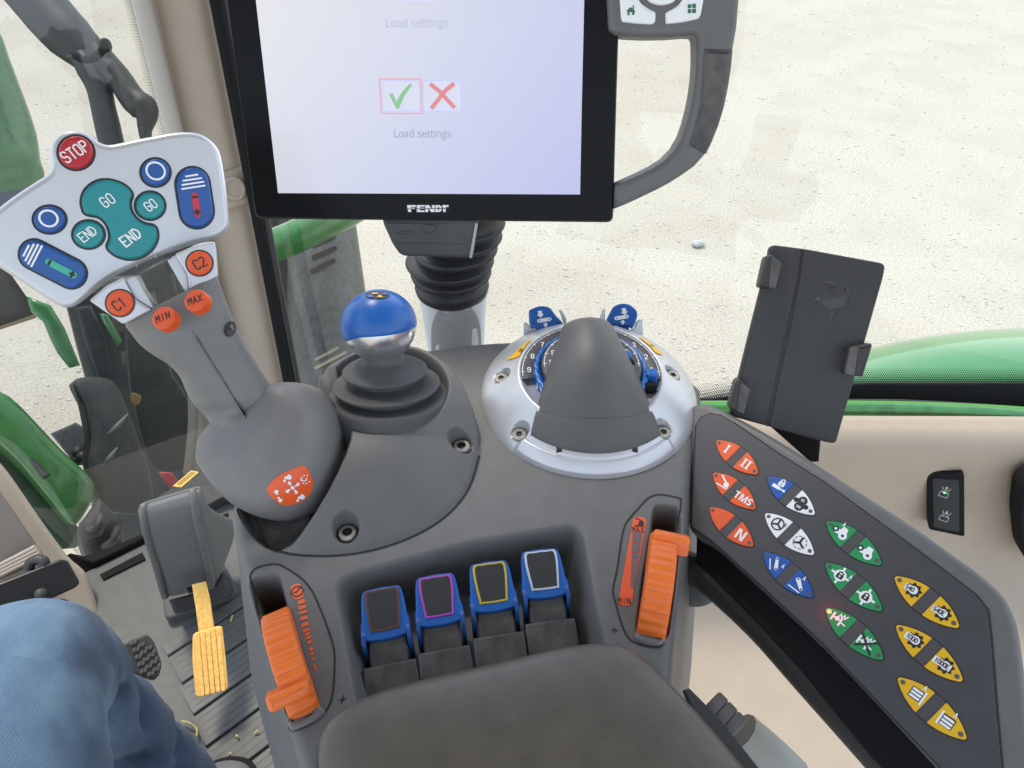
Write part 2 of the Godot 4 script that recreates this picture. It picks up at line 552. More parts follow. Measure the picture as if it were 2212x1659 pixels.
func materials() -> void:
	grain_tex = noise_tex(0.09, 4, 512)
	var dust := noise_tex(0.05, 5, 1024, [[0.0, 0.45, 0.8, 1.0], [Color(0.86, 0.86, 0.86), Color(0.95, 0.95, 0.95), Color(1, 1, 0.99), Color(1, 1, 0.99)]], 4)
	var worn := noise_tex(0.012, 6, 1024, [[0.0, 0.35, 0.6, 1.0], [Color(0.72, 0.71, 0.7), Color(0.86, 0.85, 0.84), Color(0.97, 0.96, 0.94), Color(1, 0.98, 0.94)]], 9)
	var speck := noise_tex(0.16, 3, 1024, [[0.0, 0.6, 0.72, 0.8, 1.0], [Color(0.8, 0.8, 0.8), Color(0.86, 0.86, 0.86), Color(0.9, 0.9, 0.89), Color(1, 0.99, 0.97), Color(1, 1, 1)]], 14)
	var plas := dusty(5, 0.86, 0.07, 5200, 60)
	M.grey = mat(Color(0.172, 0.173, 0.175), 0.5, 0, 0.006, 30, plas)
	M.grey.uv1_scale = Vector3.ONE * 6
	M.hood = mat(Color(0.125, 0.128, 0.13), 0.5, 0, 0.006, 30, plas)
	M.hood.uv1_scale = Vector3.ONE * 6
	M.grey2 = mat(Color(0.225, 0.222, 0.224), 0.46, 0, 0.005, 30, plas)
	M.grey2.uv1_scale = Vector3.ONE * 6
	M.seam = mat(Color(0.02, 0.02, 0.02), 0.8)
	M.dark = mat(Color(0.042, 0.041, 0.042), 0.55, 0, 0.005, 34, plas)
	M.dark.uv1_scale = Vector3.ONE * 6
	M.darker = mat(Color(0.012, 0.012, 0.013), 0.75)
	M.darker.metallic_specular = 0.25
	M.black = mat(Color(0.012, 0.012, 0.013), 0.35)
	M.gloss = mat(Color(0.008, 0.008, 0.009), 0.12)
	var worn4 := noise_tex(0.01, 7, 1024, [[0.0, 0.35, 0.6, 1.0], [Color(0.8, 0.8, 0.79), Color(0.88, 0.88, 0.87), Color(0.95, 0.94, 0.92), Color(1, 0.98, 0.94)]], 19)
	M.rubber = mat(Color(0.17, 0.165, 0.163), 0.62, 0, 0.006, 30, dusty(8, 0.72, 0.4, 26000, 260))
	M.rubber.uv1_scale = Vector3.ONE * 8
	M.inset = mat(Color(0.028, 0.029, 0.032), 0.45, 0, 0.003, 40)
	M.boot = mat(Color(0.1, 0.103, 0.106), 0.58, 0, 0.005, 34, plas)
	M.boot.uv1_scale = Vector3.ONE * 6
	M.pad = mat(Color(0.128, 0.109, 0.089), 0.37, 0, 0.008, 26, dusty(12, 0.85, 0.13, 9000, 90))
	M.pad.uv1_scale = Vector3.ONE * 5
	M.blue = mat(Color(0.015, 0.148, 0.57), 0.33, 0, 0.004, 40, plas)
	M.blue.uv1_scale = Vector3.ONE * 7
	M.blue2 = mat(Color(0.012, 0.085, 0.32), 0.36, 0, 0.004, 40)
	M.teal = mat(Color(0.008, 0.24, 0.26), 0.34, 0, 0.004, 40)
	M.red = mat(Color(0.44, 0.012, 0.022), 0.3)
	M.red2 = mat(Color(0.6, 0.02, 0.04), 0.4)
	M.orange = mat(Color(0.92, 0.19, 0.026), 0.4, 0, 0.004, 40, dusty(31, 0.94, 0.06, 2500, 120))
	M.orange.uv1_scale = Vector3.ONE * 8
	M.orange2 = mat(Color(0.68, 0.085, 0.015), 0.4)
	M.print_orange = mat(Color(0.76, 0.1, 0.018), 0.4)
	M.print_yellow = mat(Color(0.74, 0.42, 0.012), 0.38)
	M.print_green = mat(Color(0.015, 0.27, 0.085), 0.38)
	M.print_blue = mat(Color(0.01, 0.09, 0.38), 0.38)
	M.print_white = mat(Color(0.8, 0.81, 0.82), 0.4)
	M.print_grey = mat(Color(0.4, 0.42, 0.44), 0.5)
	M.print_black = mat(Color(0.012, 0.012, 0.014), 0.5)
	M.face = mat(Color(0.075, 0.077, 0.088), 0.42, 0, 0.004, 60, plas)
	M.face.uv1_scale = Vector3.ONE * 6
	M.silver = mat(Color(0.52, 0.53, 0.55), 0.32, 0.45, 0.002, 60)
	M.silver2 = mat(Color(0.55, 0.56, 0.58), 0.34, 0.45, 0.002, 60)
	M.chrome = mat(Color(0.66, 0.67, 0.69), 0.24, 0.9)
	M.steel = mat(Color(0.42, 0.4, 0.36), 0.38, 0.85, 0.02, 120)
	M.beige = mat(Color(0.47, 0.392, 0.318), 0.6, 0, 0.025, 12, dusty(22, 0.92, 0.035, 2600, 130))
	M.beige.uv1_scale = Vector3.ONE * 2.5
	M.beige2 = mat(Color(0.5, 0.46, 0.41), 0.6, 0, 0.02, 14, dust)
	M.green = mat(Color(0.03, 0.2, 0.035), 0.3, 0, 0, 3, worn)
	M.green.clearcoat_enabled = true; M.green.clearcoat = 0.6; M.green.clearcoat_roughness = 0.08
	M.frame = mat(Color(0.024, 0.026, 0.025), 0.55, 0, 0.03, 8, worn)
	M.machine = mat(Color(0.048, 0.05, 0.047), 0.6, 0, 0.05, 6, worn)
	M.mat = mat(Color(0.15, 0.152, 0.146), 0.7, 0, 0.01, 4, plas)
	M.mat2 = mat(Color(0.175, 0.177, 0.17), 0.7, 0, 0.01, 4, plas)
	M.mat3 = mat(Color(0.1, 0.102, 0.1), 0.7, 0, 0.01, 4, plas)
	M.straw = mat(Color(0.5, 0.38, 0.16), 0.8)
	M.yellow = mat(Color(0.86, 0.59, 0.185), 0.5, 0, 0.01, 14, noise_tex(0.02, 5, 512, [[0.0, 0.4, 0.62, 1.0], [Color(0.95, 0.72, 0.55), Color(1, 0.9, 0.75), Color(1, 1, 1), Color(1, 1, 1)]], 21))
	M.tinted = pane_mat(Color(0.05, 0.055, 0.05), 0.23)
	M.glass = pane_mat(Color(0.12, 0.14, 0.13), 0.05)
	M.gloss_green = mat(Color(0.03, 0.21, 0.045), 0.25)
	M.gloss_green.clearcoat_enabled = true; M.gloss_green.clearcoat = 0.8; M.gloss_green.clearcoat_roughness = 0.05

# ---------- outside ----------
func outdoors() -> void:
	var gt := noise_tex(0.16, 4, 2048, [[0.0, 0.3, 0.5, 0.7, 1.0], [Color(0.78, 0.76, 0.72), Color(0.87, 0.86, 0.83), Color(0.92, 0.91, 0.88), Color(0.96, 0.95, 0.92), Color(1, 0.99, 0.97)]], 3)
	var gm := mat(Color(0.52, 0.498, 0.44), 0.95, 0, 0.22, 0.17, gt)
	gm.heightmap_enabled = false
	var drift := noise_tex(0.02, 4, 512, [[0.0, 0.35, 0.6, 1.0], [Color(0.965, 0.96, 0.95), Color(0.985, 0.98, 0.975), Color(1, 1, 1), Color(1, 0.995, 0.985)]], 8)
	gm.detail_enabled = true; gm.detail_blend_mode = BaseMaterial3D.BLEND_MODE_MUL; gm.detail_albedo = drift
	gm.detail_uv_layer = BaseMaterial3D.DETAIL_UV_1
	var g := MB.new()
	var rows := []
	var rng := RandomNumberGenerator.new()
	rng.seed = 5
	var nz := FastNoiseLite.new()
	nz.seed = 2; nz.frequency = 0.5
	for i in 121:
		var row := []
		for j in 121:
			var x := (j - 60) * 0.25
			var z := (i - 100) * 0.25
			if j == 0: x = -120.0
			if j == 120: x = 120.0
			if i == 0: z = -160.0
			if i == 120: z = 120.0
			row.append(Vector3(x, -1.35 + nz.get_noise_2d(x, z) * 0.012, z))
		rows.append(row)
	grid(g, rows, false, Vector3.UP)
	# wheel tracks and drier patches, as the ground has them
	var tk := FastNoiseLite.new()
	tk.seed = 6; tk.frequency = 0.9; tk.fractal_octaves = 3
	g.col.resize(g.v.size())
	for i in g.v.size():
		var a := Vector2(g.v[i].x, g.v[i].z).rotated(0.5)
		var k := 0.5 + 0.5 * tk.get_noise_2d(a.x * 0.14, a.y * 1.5)
		g.col[i] = Color.WHITE.lerp(Color(0.93, 0.915, 0.885), smoothstep(0.4, 0.85, k))
	gm.vertex_color_use_as_albedo = true
	solo("ground", g, gm, "pale dry gravel yard around the tractor", "", "", "structure")
	# loose stones lying on the yard
	var st := MB.new()
	var sr := []
	for i in 5:
		var row := []
		for j in 8:
			var a := PI * i / 4.0
			var b := TAU * (j % 7) / 7.0
			row.append(Vector3(sin(a) * cos(b) * (1.0 + 0.2 * sin(j * 2.3 + i)), cos(a) * 0.55, sin(a) * sin(b)))
		sr.append(row)
	grid(st, sr, true)
	var mm := MultiMesh.new()
	mm.transform_format = MultiMesh.TRANSFORM_3D; mm.use_colors = true
	mm.mesh = st.mesh(Vector3.ZERO)
	mm.instance_count = 30000
	for i in 30000:
		var q := rng.randf()
		var z := -1.2 - 8.0 * q * (0.4 + 0.6 * q)
		var x := rng.randf_range(-1.0, 1.0) * (1.5 - z * 0.8)
		var s := 0.002 + 0.007 * pow(rng.randf(), 5.0)
		var b := Basis(Vector3.UP, rng.randf() * TAU).scaled(Vector3(s * rng.randf_range(0.8, 1.7), s, s))
		mm.set_instance_transform(i, Transform3D(b, Vector3(x, -1.35 + nz.get_noise_2d(x, z) * 0.012 + s * 0.2, z)))
		var c := rng.randf_range(0.42, 0.6)
		mm.set_instance_color(i, Color(c, c * 0.96, c * 0.88))
	var mi := MultiMeshInstance3D.new()
	mi.name = "gravel"; mi.multimesh = mm
	var smt := mat(Color(1, 1, 1), 0.9)
	smt.vertex_color_use_as_albedo = true
	mi.material_override = smt
	add_child(mi)
	tag(mi, "loose pale pebbles scattered over the yard", "gravel", "", "stuff")
	var big := MB.new()
	var bp := onp(Vector3(0, -1.33, 0), Vector3.UP, 1508, 526)
	var br := []
	for i in 7:
		var row := []
		for j in 13:
			var a := PI * i / 6.0
			var b := TAU * (j % 12) / 12.0
			row.append(bp + Vector3(sin(a) * cos(b) * 0.042, cos(a) * 0.02, sin(a) * sin(b) * 0.028 * (1.0 + 0.2 * cos(3 * b))))
		br.append(row)
	grid(big, br, true)
	solo("stone", big, mat(Color(0.42, 0.44, 0.44), 0.85), "flat blue-grey stone lying alone on the gravel below the screen handle", "stone")
	tractor_nose()

# a solid traced on a plane facing the eye, with thickness
func slab(mb: MB, poly: PackedVector2Array, t: float, thick: float, bev: float, tilt := Vector3.ZERO) -> MB:
	var c := Vector2.ZERO
	for p in poly: c += p
	c /= poly.size()
	var f := frame(dep(c.x, c.y, t), -ray(c.x, c.y).normalized() + tilt, Vector3.UP)
	return plate(mb, fps(f, poly), f, -thick, 0.0, bev, 4)
func pillow(mb: MB, poly: PackedVector2Array, t: float, thick: float, hh: float, tilt := Vector3.ZERO, fl := 0.5) -> MB:
	var c := Vector2.ZERO
	for p in poly: c += p
	c /= poly.size()
	var f := frame(dep(c.x, c.y, t), -ray(c.x, c.y).normalized() + tilt, Vector3.UP)
	return puff(mb, fps(f, poly), f, -thick, hh, fp(f, c), 8, 1.0, fl)

func tractor_nose() -> void:
	# bonnet flank, upper left
	var t := thing("engine_bonnet", "green engine bonnet flank seen through the windscreen at the upper left", "bonnet", dep(20, 300, 1.7))
	var b := MB.new()
	pillow(b, spl(zz(15, [-700, 60, -400, 40, -150, 60, -10, 200, 60, 380, 120, 540, 195, 740, 240, 890, 262, 1040, 285, 1150, 200, 1260, 0, 1290, -350, 1330, -700, 1340])), 1.7, 0.5, 0.05, Vector3(0.2, 0.1, 0), 0.6)
	part("flank", b, M.green, t)
	b = MB.new()
	slab(b, spl(zz(15, [-400, 1350, -100, 1270, 10, 1225, 120, 1215, 200, 1230, 180, 1290, 60, 1330, -60, 1420, -400, 1500])), 1.72, 0.05, 0.01)
	part("lower_edge", b, mat(Color(0.03, 0.04, 0.09), 0.5), t)
	# hose bundle forking in two
	t = thing("hose_bundle", "dark sleeved hose bundle forking in two outside the windscreen", "hose", dep(160, 120, 1.5))
	var s := [[-420, -560, 150], [-60, -300, 150], [120, -120, 150], [230, -10, 160], [330, 110, 158], [450, 240, 152], [570, 350, 122], [640, 400, 100]]
	var p := []
	var r := []
	for e in s:
		var q := z1(15, e[0], e[1])
		p.append(dep(q.x, q.y, 1.5)); r.append(e[2] / 3.0 * 1.5 / F)
	b = MB.new(); tube(b, sp3(p, 4), spread(r, 4), 14)
	part("sleeve", b, M.frame, t)
	for br in [[[530, 370, 70], [590, 460, 84], [640, 560, 78], [670, 700, 75], [700, 830, 78], [730, 960, 76]], [[620, 330, 80], [690, 420, 84], [780, 520, 80], [860, 640, 84], [930, 700, 92], [950, 760, 66], [940, 850, 40], [960, 960, 34]]]:
		p = []; r = []
		for e in br:
			var q := z1(15, e[0], e[1])
			p.append(dep(q.x, q.y, 1.48)); r.append(e[2] / 3.0 * 1.48 / F)
		b = MB.new(); tube(b, sp3(p, 4), spread(r, 4), 12)
		part("hose_branch", b, M.frame, t)
	b = MB.new()
	p = []
	for e in [[475, 350], [540, 385], [610, 375], [660, 330], [690, 300]]:
		var q := z1(15, e[0], e[1])
		p.append(dep(q.x, q.y, 1.42))
	tube(b, sp3(p, 4), 0.008, 8)
	part("tie_strap", b, M.darker, t)
	b = MB.new()
	var k := z1(15, 685, 292)
	plate(b, circ(Vector2.ZERO, 0.011), frame(dep(k.x, k.y, 1.42), Vector3(0.4, 0.5, 0.7), Vector3.UP), -0.01, 0.014, 0.004)
	part("strap_buckle", b, M.machine, t)
	# green loader arm, lower left
	t = thing("loader_beam", "green curved steel loader beam outside, ending in a dark knuckle at the floor edge", "loader beam", dep(100, 1000, 1.62))
	b = MB.new()
	pillow(b, spl(zz(7, [-200, 60, 0, 110, 110, 185, 250, 330, 400, 490, 520, 600, 600, 690, 610, 770, 560, 880, 490, 970, 430, 940, 300, 780, 120, 560, -60, 400, -250, 250])), 1.62, 0.12, 0.03, Vector3(0.3, 0.2, 0), 0.6)
	part("arm", b, M.green, t)
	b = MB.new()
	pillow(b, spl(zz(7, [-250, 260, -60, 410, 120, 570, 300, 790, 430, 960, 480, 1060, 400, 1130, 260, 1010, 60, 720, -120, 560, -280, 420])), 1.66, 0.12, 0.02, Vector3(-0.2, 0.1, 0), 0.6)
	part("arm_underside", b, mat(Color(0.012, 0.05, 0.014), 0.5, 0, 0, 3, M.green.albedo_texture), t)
	b = MB.new()
	p = []
	for e in [[200, 540], [235, 590], [280, 640], [300, 660]]:
		var q := z1(7, e[0], e[1])
		p.append(dep(q.x, q.y, 1.585))
	tube(b, p, [0.003, 0.005, 0.008, 0.009], 8)
	part("bolt_slot", b, M.frame, t)
	b = MB.new()
	pillow(b, spl(zz(7, [505, 985, 545, 925, 600, 850, 640, 800, 690, 845, 760, 930, 800, 1030, 790, 1110, 700, 1180, 620, 1225, 565, 1190, 520, 1090]), 3), 1.57, 0.1, 0.03, Vector3(0.2, 0.3, 0), 0.6)
	part("knuckle", b, M.frame, t)
	for e in [[570, 1000, 660, 905, 632, 990], [672, 1110, 770, 985, 735, 1070]]:
		b = MB.new()
		var q := z1(7, e[0], e[1])
		var q2 := z1(7, e[2], e[3])
		var q3 := z1(7, e[4], e[5])
		tube(b, sp3([dep(q.x, q.y, 1.545), dep(q3.x, q3.y, 1.53), dep(q2.x, q2.y, 1.545)], 5), 0.008, 8)
		part("knuckle_rim", b, M.machine, t)
	# frame and mudguards ahead of the cab
	t = thing("front_mudguard", "worn black curved mudguard on a steel frame outside the left window", "mudguard", dep(230, 940, 1.75))
	b = MB.new()
	pillow(b, spl(zz(7, [480, 40, 540, 15, 680, 20, 760, 80, 830, 240, 900, 430, 960, 600, 990, 760, 960, 880, 850, 900, 700, 870, 610, 700, 575, 560, 590, 400, 560, 230, 500, 100])), 1.75, 0.06, 0.03, Vector3(0.4, 0.2, 0), 0.6)
	part("guard", b, M.machine, t)
	b = MB.new()
	slab(b, zz(7, [500, 100, 560, 230, 590, 400, 575, 560, 610, 700, 560, 700, 530, 560, 545, 400, 515, 240, 470, 60]), 1.72, 0.03, 0.004)
	part("guard_edge", b, M.frame, t)
	b = MB.new()
	slab(b, zz(7, [800, -520, 1010, -520, 1120, 0, 1240, 180, 1240, 440, 1200, 620, 1040, 650, 960, 560, 890, 300, 840, 90, 820, -100]), 1.95, 0.05, 0.01)
	part("rear_plate", b, M.frame, t)
	for e in [[[700, 380, 830, 250], [720, 395, 850, 285]], [[680, 560, 760, 470], [690, 565, 765, 480]]]:
		b = MB.new()
		var q := z1(7, e[0][0], e[0][1])
		var q2 := z1(7, e[0][2], e[0][3])
		tube(b, [dep(q.x, q.y, 1.71), dep((q.x + q2.x) / 2, (q.y + q2.y) / 2 + 3, 1.69), dep(q2.x, q2.y, 1.7)], [0.002, 0.005, 0.0015], 6)
		part("scrape", b, mat(Color(0.2, 0.2, 0.19), 0.6), t)
	b = MB.new()
	slab(b, spl(zz(7, [845, 130, 870, 115, 915, 140, 905, 180, 880, 195, 850, 175])), 1.86, 0.02, 0.004)
	part("rust_patch", b, mat(Color(0.26, 0.17, 0.06), 0.9), t)
	# green and dark uprights between mudguard and joystick head
	t = thing("bonnet_bracket", "green painted bracket with dark struts, below the joystick head", "bracket", dep(150, 720, 1.6))
	b = MB.new()
	slab(b, zz(1, [170, 1270, 330, 1330, 420, 1480, 470, 1600, 520, 1720, 450, 1740, 370, 1640, 330, 1560, 280, 1440, 200, 1370]), 1.62, 0.06, 0.012)
	part("green_plate", b, M.green, t)
	b = MB.new()
	slab(b, zz(1, [480, 1340, 590, 1330, 690, 1560, 740, 1800, 640, 1800, 560, 1600]), 1.8, 0.06, 0.012)
	part("strut", b, M.frame, t)
	b = MB.new()
	slab(b, zz(1, [640, 1380, 700, 1390, 790, 1560, 760, 1600]), 1.78, 0.04, 0.008)
	part("green_tab", b, M.green, t)
	b = MB.new()
	slab(b, zz(1, [870, 1130, 1090, 1020, 1120, 1110, 1160, 1300, 1190, 1240, 1200, 1400, 1100, 1420, 1070, 1300, 1040, 1230, 940, 1250]), 1.85, 0.06, 0.012)
	part("dark_post", b, M.frame, t)
	t = thing("chassis", "dark shaded tractor chassis behind the mudguard and the hoses", "chassis", dep(330, 850, 2.2))
	b = MB.new()
	slab(b, zz(0, [-400, 420, 60, 380, 330, 400, 500, 520, 500, 1100, 300, 1190, 205, 1140, 188, 930, 195, 850, 170, 760, 120, 560, 0, 520, -400, 560]), 2.2, 0.3, 0.03)
	part("side_plate", b, M.frame, t)
	b = MB.new()
	slab(b, zz(0, [215, 600, 330, 590, 345, 700, 250, 720]), 2.16, 0.1, 0.02)
	part("cover_plate", b, M.machine, t)
	b = MB.new()
	slab(b, zz(0, [260, 760, 420, 735, 425, 760, 265, 790]), 2.16, 0.1, 0.02)
	part("cross_bar", b, M.machine, t)
	t = thing("front_axle", "dark axle housing in the shade below the bonnet, far left", "axle", dep(40, 640, 2.1))
	b = MB.new()
	slab(b, zz(1, [-1500, 700, -300, 950, 60, 1100, 170, 1260, 250, 1390, 0, 1480, -300, 1530, -1500, 1700]), 2.1, 0.3, 0.04)
	part("housing", b, M.frame, t)
	b = MB.new()
	slab(b, zz(1, [-1500, 1680, -300, 1510, 0, 1465, 250, 1385, 255, 1400, 0, 1490, -300, 1545, -1500, 1720]), 2.06, 0.3, 0.01)
	part("edge_strip", b, mat(Color(0.24, 0.17, 0.09), 0.8), t)
	# step box
	t = thing("step_box", "grey steel box with a shackle on top, outside beside the green loader beam", "box", dep(155, 960, 1.85))
	b = MB.new()
	slab(b, zz(7, [325, 380, 490, 308, 570, 350, 600, 560, 470, 560]), 1.86, 0.2, 0.01)
	part("box_top", b, mat(Color(0.2, 0.21, 0.23), 0.6, 0, 0.02, 6, M.machine.albedo_texture), t)
	b = MB.new()
	for e in [[510, 500], [540, 530], [500, 545]]:
		var q := z1(7, e[0], e[1])
		lathe(b, frame(dep(q.x, q.y, 1.78), Vector3(0.2, 0.7, 0.6), Vector3.BACK), [[0.00002, 0.012], [0.014, 0.01], [0.017, 0.0], [0.017, -0.03]], 12)
	part("shackle", b, M.frame, t)
	# straps
	t = thing("beige_hoses", "pair of beige hoses hanging beside the joystick grip outside", "hose", dep(435, 950, 1.75))
	for dx in [0, 55]:
		b = MB.new()
		p = []
		for e in [[1200, -300], [1250, -60], [1270, 150], [1272, 330], [1255, 520], [1240, 640]]:
			var q := z1(7, e[0] + dx, e[1])
			p.append(dep(q.x, q.y, 1.8))
		tube(b, sp3(p, 4), 0.02, 10)
		part("hose", b, mat(Color(0.2, 0.18, 0.15), 0.7), t)
	b = MB.new()
	slab(b, zz(7, [1025, 625, 1110, 630, 1165, 690, 1110, 740, 1060, 690]), 1.72, 0.05, 0.006)
	solo("red_tank", b, mat(Color(0.3, 0.025, 0.035), 0.5), "small red part showing outside above the yellow sticker", "fuel can")
	# exhaust beside the pillar
	t = thing("exhaust_stack", "dark slotted exhaust shield standing outside, right of the beige pillar", "exhaust", dep(680, 720, 1.5))
	var a := z1(2, 330, 330)
	var z := z1(2, 470, 1330)
	var ft := dep(a.x + 32, a.y - 20, 1.55)
	var fb := dep(z.x + 14, z.y + 60, 1.5)
	b = MB.new()
	var path := []
	var pr := []
	for i in 13:
		path.append(ft.lerp(fb, i / 12.0)); pr.append(lerpf(0.071, 0.098, i / 12.0))
	tube(b, path, pr, 36)
	part("shield", b, mat(Color(0.1, 0.105, 0.1), 0.42, 0.35, 0.03, 5, M.machine.albedo_texture), t)
	for sl in [[395, 440, 505, 400], [395, 520, 510, 475], [385, 610, 500, 555], [330, 320, 470, 365]]:
		var mbx := MB.new()
		var q := z1(2, sl[0] - 20, sl[1] + 14)
		var q2 := z1(2, sl[2], sl[3])
		strip_on_tube(mbx, q, q2, 24.0, ft, fb, path, pr)
		part("slot", mbx, M.darker, t)
	for sl in [[390, 1195, 530, 1120], [390, 1250, 580, 1150]]:
		var mbx := MB.new()
		strip_on_tube(mbx, z1(2, sl[0], sl[1]), z1(2, sl[2], sl[3]), 15.0, ft, fb, path, pr)
		part("reflector_strip", mbx, mat(Color(0.24, 0.22, 0.14), 0.5), t)
	b = MB.new()
	slab(b, zz(0, [560, 455, 700, 440, 700, 560, 672, 700, 700, 870, 600, 870]), 1.72, 0.06, 0.01)
	solo("exhaust_support", b, M.frame, "dark plate between the pillar seal and the exhaust shield", "support plate")
	b = MB.new()
	p = []
	for e in [[60, 470], [160, 440], [290, 385], [420, 320], [560, 250], [700, 160]]:
		var q := z1(2, e[0], e[1])
		p.append(dep(q.x, q.y, 1.38))
	tube(b, sp3(p, 4), 0.032, 16)
	solo("green_rail", b, M.green, "green rounded bonnet rail crossing the top of the exhaust shield", "rail")
	# right rear wing
	t = thing("rear_fender", "glossy green fender curving outside the window, right of the phone holder", "fender", dep(2000, 800, 1.15))
	b = MB.new()
	var rows := []
	for i in 25:
		var row := []
		var u := 1640.0 + i * 40.0
		var crest := 711.0 + 0.00036 * pow(maxf(0.0, 2212.0 - u), 2.0)
		var c := dep(u, crest, 1.35)
		for j in 15:
			var ang := -0.9 + 2.2 * j / 14.0
			row.append(c + Vector3(0, (cos(ang) - 1.0) * 0.34 + 0.103, sin(ang) * 0.30 + 0.215))
		rows.append(row)
	grid(b, rows, false, Vector3(0, 1, 0.3))
	part("wing", b, M.gloss_green, t)

func spread(r: Array, k: int) -> Array:
	var o := []
	for i in r.size() - 1:
		for j in k: o.append(lerpf(r[i], r[i + 1], float(j) / k))
	o.append(r[-1])
	return o
# a rounded band laid on a round column
func strip_on_tube(mb: MB, q: Vector2, q2: Vector2, w: float, ft: Vector3, fb: Vector3, path: Array, pr: Array) -> void:
	var tb := MB.new()
	var pp := []
	for e in pr: pp.append(e + 0.0015)
	tube(tb, path, pp, 36)
	drape(mb, capsule(q, q2, w / 4.5, 5), tb, 0.0, 2)

# ---------- cab ----------
func cab_roof() -> void:
	var f := Fr.new()
	f.o = Vector3(0.05, 1.98, 0.0); f.x = Vector3.RIGHT; f.y = Vector3.FORWARD; f.n = Vector3.UP
	var b := MB.new()
	plate(b, rnd(rect(0, 0, 1.9, 1.9), 0.2), f, 0.0, 0.12, 0.03)
	solo("cab_roof", b, M.beige, "cab roof", "", "", "structure")
func pillar_pt(w: float) -> float:
	return lerpf(0.88, 1.12, clampf(w / 850.0, -0.3, 1.2))
func cab_shell() -> void:
	var t := thing("cab_pillar", "beige windscreen pillar rising behind the joystick and the screen", "pillar", dep(450, 860, 1.12))
	var b := MB.new()
	var g := []
	for i in 24:
		var w := -260.0 + i * 52.0
		var l := dep(300.0 + w * 0.24, w, pillar_pt(w))
		var r := dep(458.0 + w * 0.193, w, pillar_pt(w))
		var nx := (r - l) / 2
		var bk := Vector3(-0.25, 0.0, -1.0).normalized() * 0.05
		g.append(ring((l + r) / 2 + bk, nx, bk, 32, 3.2))
	grid(b, g, true)
	part("post", b, M.beige, t)
	b = MB.new()
	var p := []
	for i in 24:
		var w := -260.0 + i * 52.0
		p.append(dep(306.0 + w * 0.245, w, pillar_pt(w) - 0.012))
	tube(b, p, 0.012, 10)
	part("edge_trim", b, M.beige2, t)
	var f := frame(dep(506, 408, 0.985), -ray(506, 408).normalized() + Vector3(0.25, 0, 0), Vector3.UP)
	b = MB.new()
	lathe(b, f, prof_round([[0.00002, 0.002], [0.009, 0.002], [0.0115, 0.0042], [0.0145, 0.0042], [0.017, 0.0], [0.017, -0.02]]), 28)
	part("plug", b, M.beige, t)
	b = MB.new()
	plate(b, rnd(rect(-0.002, 0, 0.075, 0.05), 0.012), f, -0.03, -0.001, 0.006)
	part("plug_base", b, M.beige, t)
	# window seal beside it
	t = thing("pillar_seal", "black rubber seal running down the right side of the beige pillar", "seal", dep(600, 800, 1.1))
	b = MB.new()
	p = []
	for i in 24:
		var w := -260.0 + i * 52.0
		p.append(dep(467.0 + w * 0.19, w, pillar_pt(w) - 0.005))
	tube(b, p, 0.0085, 10)
	part("seal_lip", b, M.darker, t)
	b = MB.new()
	p = []
	for i in 24:
		var w := -260.0 + i * 52.0
		p.append(dep(482.0 + w * 0.192, w, pillar_pt(w) + 0.004))
	tube(b, p, 0.007, 10)
	part("seal_edge", b, M.black, t)
	# side wall
	t = thing("side_panel", "beige moulded cab side panel to the right of the button panel", "panel", Vector3(0.5, 0.3, -0.35))
	b = MB.new()
	var prof := [Vector2(0.56, -0.528), Vector2(0.574, -0.526), Vector2(0.576, -0.521), Vector2(0.575, -0.515), Vector2(0.570, -0.503), Vector2(0.553, -0.492), Vector2(0.52, -0.486), Vector2(0.465, -0.474), Vector2(0.41, -0.452), Vector2(0.372, -0.415), Vector2(0.35, -0.365), Vector2(0.334, -0.3), Vector2(0.318, -0.2), Vector2(0.3, -0.05)]
	g = []
	for i in 41:
		var x := -0.02 + i * 0.03
		var row := []
		for q in spo(PackedVector2Array(prof), 4): row.append(Vector3(x, q.x - 0.018 * maxf(0, x - 0.45) * maxf(0, x - 0.45) * 4.0, q.y))
		g.append(row)
	grid(b, g, false, Vector3(0, 1, 1))
	part("panel_skin", b, M.beige, t)
	b = MB.new()
	p = []
	for e in [[1420, 1330], [1500, 1322], [1580, 1302], [1640, 1270], [1700, 1240]]: p.append(onp(Vector3(0, 0.352, -0.365), Vector3(0, 0.97, 0.2), e[0], e[1]))
	tube(b, sp3(p, 4), 0.006, 8, true, Vector3.UP, 0.5)
	part("moulded_bead", b, M.beige2, t)
	b = MB.new()
	f = frame(dep(2228, 1150, 0.792), Vector3(-0.15, 0.2, 0.97), Vector3.UP)
	plate(b, rnd(fps(f, zz(14, [1709, 1140, 1635, 1200, 1612, 1400, 1635, 1620, 1690, 1720, 1950, 1740, 1950, 1120])), 0.008), f, -0.02, 0.006, 0.004)
	part("vent_rim", b, M.darker, t)
	# rocker switch
	f = frame(onp(Vector3(0, 0.467, -0.462), Vector3(0, 0.2, 0.98), 2041, 1085), Vector3(-0.4, 0.42, 0.82), Vector3.UP)
	var sw := thing("rocker_switch", "small black battery switch with a green lamp set in the beige panel", "switch", f.o)
	b = MB.new()
	plate(b, rnd(fps(f, zz(14, [1025, 1095, 1270, 1118, 1272, 1528, 1040, 1480])), 0.003), f, -0.02, 0.004, 0.0025)
	part("switch_frame", b, M.darker, sw)
	b = MB.new()
	plate(b, rnd(fps(f, zz(14, [1060, 1140, 1235, 1158, 1237, 1495, 1068, 1460])), 0.003), f, 0.002, 0.0052, 0.0012)
	var face := part("switch_face", b, mat(Color(0.012, 0.013, 0.015), 0.6), sw)
